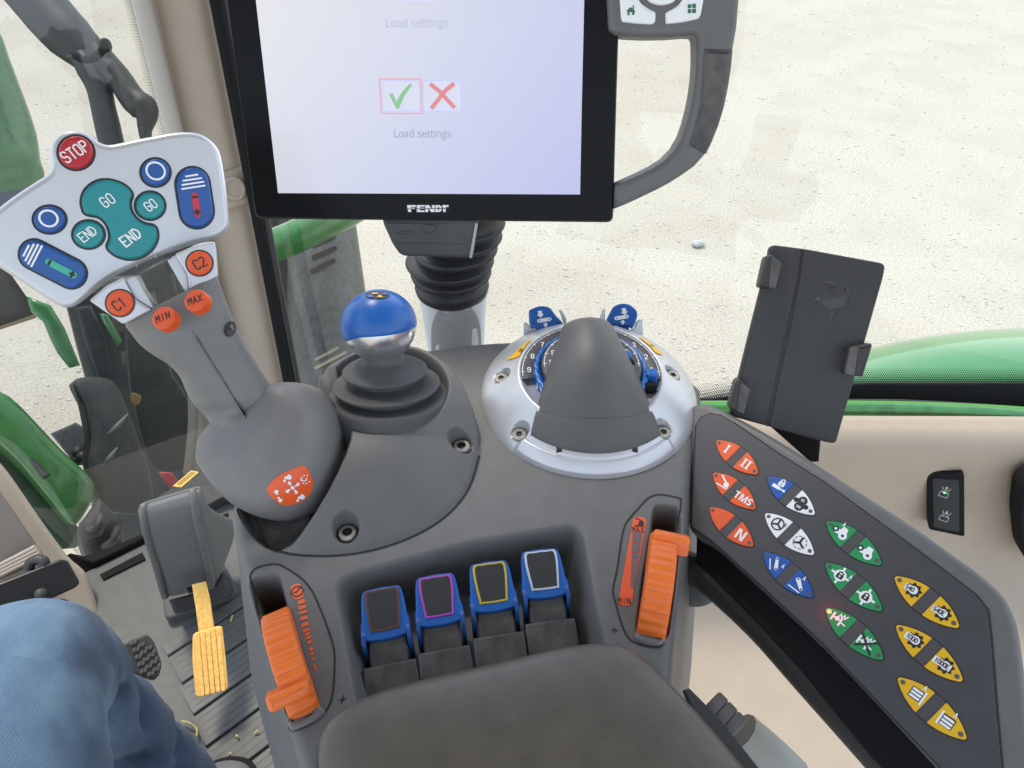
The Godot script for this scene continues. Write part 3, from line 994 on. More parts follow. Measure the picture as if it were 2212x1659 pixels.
	for e in [[1140, 1235, 1.0], [1142, 1390, -1.0]]:
		b = MB.new()
		var q := fp(f, z1(14, e[0], e[1]))
		var u := 0.0042
		strip(b, PackedVector2Array([q + Vector2(-u, -u * 1.3), q + Vector2(u, -u * 1.3), q + Vector2(u, 0), q + Vector2(-u, 0)]), 0.0006, f, 0.0054, true)
		strip(b, PackedVector2Array([q + Vector2(-u, u * 1.5), q + Vector2(-u * 0.7, u * 0.7), q + Vector2(u * 0.7, u * 0.7), q + Vector2(u, u * 1.5)]), 0.0006, f, 0.0054)
		strip(b, PackedVector2Array([q + Vector2(0, u * 0.9), q + Vector2(0, u * 1.8)]), 0.0006, f, 0.0055)
		var s: float = e[2]
		plate(b, PackedVector2Array([q + Vector2(-u * 0.4, u * (1.3 + 0.3 * s)), q + Vector2(u * 0.4, u * (1.3 + 0.3 * s)), q + Vector2(0, u * (1.3 - 0.5 * s))]), f, 0.005, 0.0056)
		plate(b, rect(q.x - u * 0.55, q.y + u * 0.14, u * 0.5, u * 0.25), f, 0.005, 0.0056)
		plate(b, rect(q.x + u * 0.55, q.y + u * 0.14, u * 0.5, u * 0.25), f, 0.005, 0.0056)
		part("battery_symbol", b, M.print_grey, face)
	b = MB.new()
	var q := fp(f, z1(14, 1140, 1236))
	plate(b, circ(q, 0.0011, -1, 12), f, 0.005, 0.006, 0.0003)
	part("green_lamp", b, glow(Color(0.05, 0.9, 0.1), 1.6), face)
	# sill: green trim, black seal
	t = thing("window_sill_trim", "thin green painted trim strip along the top of the beige panel", "trim", dep(2000, 895, 0.78))
	b = MB.new()
	p = []
	for e in [[1380, 885], [1600, 884], [1800, 883], [2000, 886], [2212, 898], [2420, 920]]: p.append(dep(e[0], e[1], 0.79))
	tube(b, sp3(p, 5), 0.0074, 10, true, Vector3.UP, 1.0)
	part("lower_strip", b, M.green, t)
	b = MB.new()
	p = []
	for e in [[1380, 876], [1600, 875], [1800, 874], [2000, 877], [2212, 888], [2420, 909]]: p.append(dep(e[0], e[1], 0.792))
	tube(b, sp3(p, 5), 0.0048, 10)
	part("upper_strip", b, mat(Color(0.06, 0.27, 0.03), 0.35), t)
	t = thing("window_seal", "black rubber seal along the bottom of the right window", "seal", dep(2000, 850, 0.8))
	b = MB.new()
	var f2 := frame(dep(2000, 850, 0.815), Vector3(0, 0.5, 0.86), Vector3.UP)
	plate(b, fps(f2, zz(0, [1300, 868, 1540, 862, 1700, 838, 1880, 828, 2212, 828, 2500, 838, 2500, 925, 2212, 890, 2000, 872, 1700, 868, 1300, 880])), f2, -0.005, 0.0, 0.002)
	part("seal_body", b, M.darker, t)
	b = MB.new()
	p = []
	for e in [[1300, 872], [1600, 868], [1860, 866], [2000, 869], [2212, 882], [2420, 900]]: p.append(dep(e[0], e[1], 0.80))
	tube(b, sp3(p, 5), 0.0022, 8)
	part("seal_lip", b, M.dark, t)

func windows() -> void:
	# windscreen on the left of the pillar
	var f := frame(dep(150, 500, 1.28), Vector3(0.5, 0.25, 0.83), Vector3.UP)
	var t := thing("windscreen", "clear left windscreen pane with a dotted edge, left of the beige pillar", "window", f.o)
	var b := MB.new()
	var edge := zz(0, [282, -120, 292, 0, 328, 150, 364, 290, 420, 500, 470, 700, 500, 900, 510, 1060, 440, 1110, 310, 1190, 205, 1232, 100, 1130, -300, 700, -300, -120])
	plate(b, fps(f, edge), f, -0.005, 0.0)
	part("pane", b, M.tinted, t)
	var mm := MultiMesh.new()
	mm.transform_format = MultiMesh.TRANSFORM_3D
	var d := MB.new()
	var unit := Fr.new()
	plate(d, circ(Vector2.ZERO, 0.002, -1, 8), unit, 0.0, 0.0003)
	mm.mesh = d.mesh(Vector3.ZERO)
	var tr := []
	for i in 150:
		var w := -20.0 + i * 3.3
		var x := 289.0 + w * 0.258
		for j in 7:
			var q := fp(f, Vector2(x - 3.2 - j * 3.3 + (1.6 if i % 2 else 0.0), w))
			var s := (1.4 - j * 0.15) * 1.28 / F / 0.002
			tr.append(Transform3D(Basis(f.x * s, f.y * s, f.n), f.at(q, 0.0004) - f.o))
	mm.instance_count = tr.size()
	for i in tr.size(): mm.set_instance_transform(i, tr[i])
	var mi := MultiMeshInstance3D.new()
	mi.name = "printed_dots"; mi.multimesh = mm; mi.material_override = M.darker
	t.add_child(mi); mi.set_meta("kind", "stuff")
	b = MB.new()
	strip(b, fps(f, zz(0, [260, -120, 291, 0, 328, 150, 364, 290, 420, 500])), 0.0045, f, 0.0008)
	part("pane_edge", b, M.darker, t)
	# big curved side window behind the console
	var o := dep(480, 0, 0.93)
	var n := (dep(640, 800, 1.16) - o).cross(dep(2212, 800, 0.84) - o).normalized()
	if n.z < 0: n = -n
	f = frame(o, n, Vector3.UP)
	t = thing("side_window", "large clear side window behind the console with a dotted lower edge", "window", f.o)
	b = MB.new()
	plate(b, fps(f, zz(0, [455, -120, 640, 850, 1300, 868, 1540, 858, 1700, 838, 1880, 828, 2212, 828, 2500, 838, 2500, -120])), f, -0.005, 0.0)
	part("pane", b, M.glass, t)
	mm = MultiMesh.new()
	mm.transform_format = MultiMesh.TRANSFORM_3D; mm.mesh = d.mesh(Vector3.ZERO)
	tr = []
	for i in 190:
		var x := 1460.0 + i * 4.6
		var base := 828.0 + 0.00026 * pow(maxf(0, 1880.0 - x), 2.0)
		for j in 9:
			var q := fp(f, Vector2(x + (2.3 if j % 2 else 0.0), base - 1.0 - j * 3.8))
			var tt := (f.at(q) - EYE).dot(Vector3(0, -C2, -C2))
			var s := (2.05 - j * 0.17) * tt / F / 0.002
			tr.append(Transform3D(Basis(f.x * s, f.y * s * 1.15, f.n), f.at(q, 0.0004) - f.o))
	mm.instance_count = tr.size()
	for i in tr.size(): mm.set_instance_transform(i, tr[i])
	mi = MultiMeshInstance3D.new()
	mi.name = "printed_dots"; mi.multimesh = mm; mi.material_override = M.darker
	t.add_child(mi); mi.set_meta("kind", "stuff")

func fl(u: float, w: float) -> Vector3:
	return onp(Vector3.ZERO, Vector3.UP, u, w)
func foot_well() -> void:
	var f := Fr.new()
	f.o = Vector3(-0.5, 0, -0.5); f.x = Vector3.RIGHT; f.y = Vector3.FORWARD; f.n = Vector3.UP
	var b := MB.new()
	plate(b, fps(f, zz(0, [196, 1228, 303, 1176, 497, 1076, 900, 880, 1500, 1400, 1500, 2400, -700, 2400, -150, 1420, 60, 1300])), f, -0.08, 0.0, 0.006)
	solo("cab_floor", b, M.mat, "grey rubber floor of the cab", "", "", "structure")
	# ribbed mat: single planks with grooves between
	var a := fl(413, 1553)
	var dir := (fl(567, 1443) - a).normalized()
	var per := dir.cross(Vector3.UP).normalized()
	var c := fl(440, 1623)
	var wid := absf((c - a).dot(per))
	if (c - a).dot(per) < 0: per = -per
	var starts := [Vector2(350, 1395), Vector2(363, 1422), Vector2(387, 1486), Vector2(413, 1553), Vector2(440, 1623), Vector2(470, 1700), Vector2(500, 1790)]
	var t := thing("floor_mat", "grey ribbed rubber mat planks on the cab floor under the yellow pedal", "floor mat", a)
	var rg := RandomNumberGenerator.new()
	rg.seed = 3
	for i in 6:
		var s := fl(starts[i].x, starts[i].y)
		var off := (s - a).dot(per)
		var nx := (fl(starts[i + 1].x, starts[i + 1].y) - a).dot(per) - off
		var al := (s - a).dot(dir)
		b = MB.new()
		var ff := Fr.new()
		ff.o = a; ff.x = dir; ff.y = -per; ff.n = Vector3.UP
		plate(b, PackedVector2Array([Vector2(al, -off - 0.003), Vector2(al + 0.6, -off - 0.003), Vector2(al + 0.6, -off - nx + 0.002), Vector2(al, -off - nx + 0.002)]), ff, 0.0005, 0.006, 0.0015, 2)
		part("plank", b, [M.mat2, M.mat, M.mat2][i % 3], t)
		b = MB.new()
		var k := 5
		for j in range(1, k): strip(b, PackedVector2Array([Vector2(al + 0.01, -off - nx * j / k), Vector2(al + 0.59, -off - nx * j / k)]), 0.0016, ff, 0.0061)
		part("fine_rib", b, M.mat3, t)
	b = MB.new()
	f.n = Vector3.UP
	plate(b, fps(f, zz(8, [650, 412, 672, 446, 945, 312, 925, 268])), f, 0.0, 0.004, 0.001)
	solo("drain_slot", b, M.darker, "long dark slot strip in the floor, left of the pedal housing", "floor strip")
	b = MB.new()
	plate(b, fps(f, zz(8, [1365, 62, 1372, 95, 1480, 45, 1480, 10])), f, 0.0, 0.004, 0.001)
	solo("drain_slot", b, M.darker, "short dark slot strip in the floor, between pedal housing and console", "floor strip")
	b = MB.new()
	plate(b, fps(f, zz(7, [445, 1185, 620, 1246, 920, 1095, 1480, 802, 1450, 780, 1320, 850, 905, 1060, 780, 1110, 560, 1190, 470, 1170])), f, -0.06, 0.012, 0.005)
	solo("floor_seal", b, M.darker, "black rubber seal along the front edge of the cab floor", "seal")
	b = MB.new()
	var f3 := frame(fl(400, 1060) + Vector3(0, 0.03, 0), Vector3(0, 1, 0.1), Vector3.FORWARD)
	plate(b, rnd(fps(f3, zz(7, [910, 870, 1040, 770, 1130, 722, 1290, 622, 1345, 560, 1640, 420, 1640, 760, 1440, 792, 1320, 860, 910, 1060])), 0.01), f3, -0.06, 0.0, 0.004)
	t = thing("front_ledge", "grey steel ledge ahead of the pedal housing, outside the glass", "ledge", f3.o)
	part("ledge_plate", b, M.machine, t)
	b = MB.new()
	plate(b, fps(f3, zz(7, [1120, 722, 1240, 620, 1290, 630, 1175, 730])), f3, 0.0, 0.001)
	var stk := part("yellow_sticker", b, M.print_yellow, t)
	b = MB.new()
	for k in 3:
		var qa := fp(f3, z1(7, 1150 + k * 8, 712 + k * 4 - 3))
		var qb := fp(f3, z1(7, 1245 + k * 10, 634 + k * 2 - 3))
		strip(b, PackedVector2Array([qa, qb]), 0.002, f3, 0.0012)
	part("print_line", b, mat(Color(0.25, 0.16, 0.02), 0.6), stk)
	# steering column side, lower left
	t = thing("steering_column", "beige steering column cover with a black bracket at the lower left", "steering column", dep(120, 1200, 1.15))
	b = MB.new()
	slab(b, spl(zz(7, [-260, 300, -60, 500, 60, 630, 260, 920, 440, 1165, 540, 1255, 585, 1330, 655, 1560, 640, 1640, 560, 1700, 300, 1720, -260, 1720]), 3), 1.2, 0.2, 0.012, Vector3(0.2, 0.1, 0))
	part("cover", b, M.beige, t)
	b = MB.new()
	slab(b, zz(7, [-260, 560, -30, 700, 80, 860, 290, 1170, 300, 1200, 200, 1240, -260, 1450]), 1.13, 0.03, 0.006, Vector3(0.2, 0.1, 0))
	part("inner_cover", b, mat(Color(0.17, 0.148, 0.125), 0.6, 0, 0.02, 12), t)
	for e in [[-60, 1262, 232, 1112], [-60, 1284, 244, 1132], [-60, 1306, 256, 1152], [-60, 1328, 262, 1172]]:
		b = MB.new()
		var q := z1(7, e[0], e[1])
		var q2 := z1(7, e[2], e[3])
		tube(b, [dep(q.x, q.y, 1.112), dep(q2.x, q2.y, 1.112)], 0.0035, 8)
		part("slat", b, M.beige, t)
	b = MB.new()
	slab(b, rnd(zz(7, [-120, 1395, 390, 1192, 440, 1200, 520, 1345, 495, 1375, 260, 1480, 60, 1560, -120, 1640]), 6.0), 1.08, 0.02, 0.004, Vector3(0.1, 0.1, 0))
	part("bracket", b, M.black, t)
	for e in [[70, 1450], [265, 1420]]:
		b = MB.new()
		var q := z1(7, e[0], e[1])
		lathe(b, frame(dep(q.x, q.y, 1.075), -ray(q.x, q.y).normalized(), Vector3.UP), [[0.00002, 0.008], [0.007, 0.007], [0.009, 0.003], [0.009, -0.01]], 20)
		part("bolt", b, M.machine, t)
	b = MB.new()
	slab(b, spl(zz(7, [300, 1500, 400, 1450, 480, 1490, 560, 1590, 600, 1680, 480, 1760, 250, 1760, -120, 1700, -120, 1640, 60, 1570]), 3), 1.1, 0.03, 0.006)
	part("lower_bracket", b, M.darker, t)
	b = MB.new()
	var pp := []
	for e in [[190, 1260], [200, 1215], [250, 1195], [285, 1210], [280, 1245]]:
		var q := z1(7, e[0], e[1])
		pp.append(dep(q.x, q.y, 1.1))
	tube(b, sp3(pp, 4), 0.008, 8)
	part("spring_clip", b, M.dark, t)
	# accelerator
	t = thing("accelerator_pedal", "yellow accelerator pedal under its grey curved housing", "pedal", fl(440, 1400))
	b = MB.new()
	var g := []
	var ytop := 0.0
	for e in [[895, 868, 1285, 752, 1.055, 0.02], [888, 882, 1290, 765, 1.05, 0.04], [890, 930, 1300, 830, 1.05, 0.06], [905, 1010, 1318, 950, 1.06, 0.075], [930, 1110, 1345, 1070, 1.08, 0.085], [965, 1220, 1375, 1190, 1.105, 0.085], [1000, 1330, 1395, 1280, 1.13, 0.085], [1018, 1400, 1405, 1345, 1.15, 0.08], [1035, 1452, 1400, 1370, 1.16, 0.07]]:
		var l := z1(7, e[0], e[1])
		var r := z1(7, e[2], e[3])
		var p := dep(l.x, l.y, e[4])
		var p2 := dep(r.x, r.y, e[4])
		if ytop == 0.0: ytop = (p.y + p2.y) / 2
		var bk: Vector3 = Vector3(0, -0.1, -1).normalized() * clampf((ytop - (p.y + p2.y) / 2) * 0.36 + 0.006, 0.006, 0.058)
		g.append(ring((p + p2) / 2 + bk, (p2 - p) / 2, bk, 40, 5.0))
	grid(b, g, true, Vector3.ZERO, true)
	part("housing", b, M.grey, t)
	for k in [0.09, 0.9]:
		b = MB.new()
		pp = []
		for e in g: pp.append((e[20] as Vector3).lerp(e[40], k) + (e[30] as Vector3) - ((e[20] as Vector3) + e[40]) / 2 + Vector3(0, 0.0, -0.002))
		tube(b, pp, 0.006, 8)
		part("housing_rib", b, M.grey, t)
	b = MB.new()
	plate(b, rnd(fps(f, zz(8, [1075, 590, 1088, 712, 1120, 725, 1560, 560, 1540, 500, 1450, 330, 1300, 380])), 0.01), f, 0.0, 0.02, 0.005)
	part("foot_plate", b, M.mat3, t)
	b = MB.new()
	slab(b, zz(8, [1095, 570, 1130, 660, 1510, 540, 1440, 390, 1395, 470, 1210, 540]), 1.17, 0.06, 0.006)
	part("lower_housing", b, M.dark, t)
	b = MB.new()
	slab(b, zz(8, [1205, 492, 1330, 445, 1345, 470, 1260, 500, 1230, 530]), 1.10, 0.03, 0.002)
	part("opening", b, M.darker, t)
	b = MB.new()
	slab(b, zz(8, [1243, 470, 1335, 448, 1362, 560, 1390, 750, 1287, 785, 1268, 620]), 1.09, 0.008, 0.002)
	part("pedal_arm", b, M.yellow, t)
	b = MB.new()
	var pf := frame(z3(8, 1360, 970, 1.07), -ray(453, 1430).normalized() + Vector3(0, 0.1, 0.1), Vector3.UP)
	plate(b, rnd(fps(pf, zz(8, [1248, 788, 1410, 738, 1440, 742, 1462, 950, 1478, 1150, 1290, 1202, 1268, 1190, 1246, 970])), 0.006), pf, -0.01, 0.0, 0.002)
	var pad := part("pedal_pad", b, M.yellow, t)
	for k in 5:
		b = MB.new()
		var x := 0.14 + 0.18 * k
		var top := fp(pf, z1(8, lerpf(1250, 1442, x), lerpf(800, 752, x)))
		var bot := fp(pf, z1(8, lerpf(1284, 1474, x), lerpf(1185, 1140, x)))
		plate(b, capsule(top, bot, 0.0034, 6), pf, -0.001, 0.0022, 0.0012)
		part("rib", b, M.yellow, pad)
		b = MB.new()
		var e0 := fp(pf, z1(8, lerpf(1250, 1442, x + 0.09), lerpf(800, 752, x)))
		var e1 := fp(pf, z1(8, lerpf(1284, 1474, x + 0.09), lerpf(1185, 1140, x)))
		if k < 4:
			strip(b, PackedVector2Array([e0.lerp(e1, 0.82), e0.lerp(e1, 0.97)]), 0.0035, pf, 0.0003)
			part("dirt_groove", b, mat(Color(0.16, 0.1, 0.06), 0.9), pad)
	# brake pedal, mostly hidden by the knee
	t = thing("brake_pedal", "black brake pedal with a studded tread, half hidden behind the knee", "pedal", z3(8, 950, 950, 1.0))
	b = MB.new()
	var bf := frame(z3(8, 950, 950, 1.02), -ray(316, 1420).normalized() + Vector3(0.2, 0.3, 0), Vector3.UP)
	plate(b, rnd(fps(bf, zz(8, [700, 900, 850, 828, 955, 788, 1000, 838, 1052, 985, 1032, 1062, 998, 1088, 900, 1060, 780, 1000])), 0.006), bf, -0.02, 0.0, 0.004)
	part("pad", b, M.dark, t)
	for i in 7:
		for j in 5:
			var q := fp(bf, z1(8, 868 + i * 24 + j * 16 - 14, 850 + j * 46 + i * 9 - (18 if i % 2 else 0)))
			b = MB.new()
			plate(b, rnd(PackedVector2Array([q + Vector2(-0.0045, -0.001), q + Vector2(0, -0.003), q + Vector2(0.0045, 0.001), q + Vector2(0, 0.003)]), 0.001, 2), bf, -0.001, 0.0026, 0.0008, 1)
			if Geometry2D.is_point_in_polygon(q, fps(bf, zz(8, [700, 900, 850, 840, 950, 800, 990, 840, 1040, 985, 1022, 1052, 990, 1070, 780, 1000]))): part("stud", b, mat(Color(0.075, 0.07, 0.06), 0.7), t)
	# straw on the floor
	var strands := [[1505, 725, 1520, 690], [1190, 1370, 1240, 1385, 1285, 1415, 1290, 1475], [1755, 1560, 1800, 1530, 1840, 1505], [1540, 1460, 1556, 1475], [1660, 1450, 1685, 1435], [1770, 1510, 1795, 1545], [1490, 1590, 1510, 1580], [1040, 1310, 1050, 1290]]
	var where := ["beside the pedal arm", "curled on the mat near the jeans", "near the console foot, longest piece", "tiny, below the yellow pedal", "short, between the mat grooves", "crossing the longest piece", "beside the shoe", "near the brake pedal"]
	for i in strands.size():
		b = MB.new()
		pp = []
		for j in range(0, strands[i].size(), 2):
			var q := z1(8, strands[i][j], strands[i][j + 1])
			pp.append(fl(q.x, q.y) + Vector3(0, 0.009 + 0.002 * (j % 4), 0))
		if pp.size() > 2: pp = sp3(pp, 4)
		tube(b, pp, 0.0016, 5)
		solo("straw", b, M.straw, "thin piece of dry straw on the floor, " + where[i], "straw", "straw bits on the cab floor")

func z3(k: int, x: float, y: float, t: float) -> Vector3:
	var q := z1(k, x, y)
	return dep(q.x, q.y, t)

# ---------- the driver's leg ----------
func driver() -> void:
	var t := thing("person", "seated person in blue jeans, only the right knee and leg showing", "person", Vector3(-0.33, 0, -0.2))
	var sz := 1024
	var by := PackedByteArray()
	by.resize(sz * sz * 3)
	var rg := RandomNumberGenerator.new()
	rg.seed = 11
	var fade := FastNoiseLite.new()
	fade.seed = 31; fade.frequency = 0.006; fade.fractal_octaves = 4
	for y in sz:
		var slub := 0.0
		for x in sz:
			var tw := fposmod(x * 0.8 + y, 9.0) / 9.0
			var w := clampf(0.6 + 0.2 * sin(tw * TAU) + rg.randf_range(-0.3, 0.3) + slub + 0.35 * fade.get_noise_2d(x, y), 0.0, 1.0)
			var i := (y * sz + x) * 3
			by[i] = int(lerpf(120, 214, w)); by[i + 1] = int(lerpf(152, 232, w)); by[i + 2] = int(lerpf(186, 246, w))
	var tex := ImageTexture.create_from_image(Image.create_from_data(sz, sz, false, Image.FORMAT_RGB8, by))
	var dm := StandardMaterial3D.new()
	dm.albedo_color = Color(0.2, 0.268, 0.33).linear_to_srgb(); dm.albedo_texture = tex; dm.roughness = 0.85
	dm.uv1_scale = Vector3(4, 4, 1)
	dm.heightmap_enabled = true; dm.heightmap_texture = tex; dm.heightmap_scale = 0.1
	dm.rim_enabled = true; dm.rim = 0.3
	var ctrl := [Vector3(-0.205, 0.47, 0.22), Vector3(-0.255, 0.51, 0.08), Vector3(-0.305, 0.548, -0.08), Vector3(-0.342, 0.572, -0.19), Vector3(-0.362, 0.552, -0.262), Vector3(-0.372, 0.48, -0.296), Vector3(-0.385, 0.38, -0.296), Vector3(-0.398, 0.25, -0.285), Vector3(-0.405, 0.12, -0.275), Vector3(-0.41, 0.06, -0.27)]
	var rad := [0.104, 0.1, 0.092, 0.084, 0.078, 0.076, 0.076, 0.078, 0.082, 0.084]
	for i in ctrl.size():
		var k := smoothstep(0.22, -0.1, ctrl[i].z)
		ctrl[i] += Vector3(-0.084 - [0.0, 0.0, 0.0, 0.0, 0.012, 0.03, 0.028, 0.01, 0.0, 0.0][i], -0.068, 0.0) * k
		rad[i] *= lerpf(1.0, 0.95, k)
	var path := sp3(ctrl, 16)
	var rr := spread(rad, 16)
	var b := MB.new()
	var g := []
	var c := path.size()
	var nz := FastNoiseLite.new()
	nz.seed = 4; nz.frequency = 9.0
	for i in c:
		var d: Vector3 = ((path[mini(i + 1, c - 1)] - path[maxi(i - 1, 0)]) as Vector3).normalized()
		var x := d.cross(Vector3(0, 0.6, -0.8)).normalized()
		if x.x < 0: x = -x
		var y := x.cross(d).normalized()
		var row := []
		var s := float(i) / (c - 1)
		for j in 73:
			var a := TAU * (j % 72) / 72.0
			var p: Vector3 = path[i] + (x * cos(a) + y * sin(a)) * rr[i]
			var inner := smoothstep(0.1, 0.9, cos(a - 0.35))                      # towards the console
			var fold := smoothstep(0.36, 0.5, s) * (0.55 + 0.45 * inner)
			var ph := s * 46.0 + 1.9 * sin(a * 1.5 + 0.7) + 2.0 * nz.get_noise_3dv(p * 0.6)
			var k := 0.65 - 1.5 * pow(1.0 - absf(sin(ph * 0.5)), 2.2)
			p += (x * cos(a) + y * sin(a)) * (0.0132 * fold * k + 0.004 * nz.get_noise_3dv(p * 0.8) + 0.0014 * nz.get_noise_3dv(p * 4.0))
			row.append(p)
		g.append(row)
	grid(b, g, true, Vector3.ZERO, true)
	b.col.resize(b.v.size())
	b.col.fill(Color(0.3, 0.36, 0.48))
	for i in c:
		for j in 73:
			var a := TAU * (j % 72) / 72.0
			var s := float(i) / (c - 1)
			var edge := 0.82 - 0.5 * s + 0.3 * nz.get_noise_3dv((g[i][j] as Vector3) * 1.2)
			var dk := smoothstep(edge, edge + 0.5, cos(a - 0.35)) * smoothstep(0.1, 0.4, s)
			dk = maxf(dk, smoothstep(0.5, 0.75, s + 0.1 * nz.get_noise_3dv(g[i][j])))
			b.col[i * 73 + j] = Color.WHITE.lerp(Color(0.15, 0.19, 0.28), dk)  # darker dye, with the shade of inner side and calf painted in
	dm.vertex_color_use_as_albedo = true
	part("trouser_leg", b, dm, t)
	# shoe
	b = MB.new()
	var f := Fr.new()
	f.o = Vector3(-0.42, 0.008, -0.22); f.x = Vector3(1, 0, 0.08).normalized(); f.n = Vector3.UP; f.y = f.n.cross(f.x)
	puff(b, spl(PackedVector2Array([Vector2(-0.042, -0.16), Vector2(0.036, -0.16), Vector2(0.046, -0.02), Vector2(0.05, 0.06), Vector2(0.034, 0.115), Vector2(0.0, 0.128), Vector2(-0.036, 0.11), Vector2(-0.05, 0.05), Vector2(-0.046, -0.04)])), f, 0.012, 0.075, Vector2(0, -0.03), 10, 1.0, 0.6)
	part("shoe", b, mat(Color(0.12, 0.125, 0.13), 0.7, 0, 0.04, 20), t)
	b = MB.new()
	plate(b, spl(PackedVector2Array([Vector2(-0.044, -0.165), Vector2(0.038, -0.165), Vector2(0.049, -0.02), Vector2(0.054, 0.06), Vector2(0.037, 0.12), Vector2(0.0, 0.133), Vector2(-0.039, 0.114), Vector2(-0.054, 0.05), Vector2(-0.049, -0.04)])), f, 0.0, 0.016, 0.004)
	part("sole", b, M.darker, t)

# ---------- armrest console: one height field with domes, wells and slots ----------
var CON: Fr
var P_out: PackedVector2Array
var P_dome: PackedVector2Array
var P_well: PackedVector2Array
var P_rec: PackedVector2Array
var P_sl: PackedVector2Array
var P_sr: PackedVector2Array
var cup_c: Vector2
var scr: Array
const CUP_R := 0.0415
func sd(p: Vector2, poly: PackedVector2Array, bb: Rect2, m := 0.02) -> float:
	if p.x < bb.position.x - m or p.y < bb.position.y - m or p.x > bb.end.x + m or p.y > bb.end.y + m: return m
	var d := INF
	var c := poly.size()
	var ins := false
	var a := poly[c - 1]
	for b in poly:
		var e := b - a
		var w := p - a
		var q := w - e * clampf(w.dot(e) / e.length_squared(), 0.0, 1.0)
		d = minf(d, q.length_squared())
		if (a.y > p.y) != (b.y > p.y) and p.x < e.x * (p.y - a.y) / e.y + a.x: ins = not ins
		a = b
	return -sqrt(d) if ins else sqrt(d)
func bbox(p: PackedVector2Array) -> Rect2:
	var r := Rect2(p[0], Vector2.ZERO)
	for q in p: r = r.expand(q)
	return r
var BB := []
func con_h(p: Vector2) -> float:
	var d := sd(p, P_out, BB[0], 0.04)
	if d > 0.03: return NAN
	var h := 0.0
	var dd := -sd(p, P_dome, BB[1])
	var w := sd(p, P_well, BB[2])
	if dd > 0:
		var k := smoothstep(-0.001, 0.005, w)
		var rise := 0.0015 * clampf(dd / 0.0025, 0, 1) + 0.0275 * sin(PI / 2 * pow(clampf(dd / 0.058, 0, 1), 1.0))
		h += rise
		var rc := p.distance_to(cup_c)
		if rc < CUP_R + 0.03: h = maxf(h, 0.0255 - 0.95 * maxf(0.0, rc - CUP_R - 0.001))
		h *= k
		if rc < CUP_R + 0.001: h = lerpf(0.012, h, smoothstep(CUP_R - 0.007, CUP_R, rc))
	if w < 0: h -= 0.011 * smoothstep(0, 0.004, -w)
	var s := -sd(p, P_rec, BB[3])
	if s > 0: h -= 0.037 * smoothstep(0.0, 0.015, s)
	s = -sd(p, P_sl, BB[4])
	if s > 0: h -= 0.034 * smoothstep(0.0, 0.005, s)
	s = -sd(p, P_sr, BB[5])
	if s > 0: h -= 0.034 * smoothstep(0.0, 0.005, s)
	for e in scr:
		var r: float = p.distance_to(e[0])
		if r < 0.0085: h = lerpf(minf(h, e[1]), h, smoothstep(0.0062, 0.0075, r))
	var rad := 0.0075
	if d > -rad:
		var e := d + rad
		if e < rad * 0.94: h -= rad - sqrt(rad * rad - e * e)
		else: h -= 0.66 * rad + (e - rad * 0.94) * 5.0
	return h

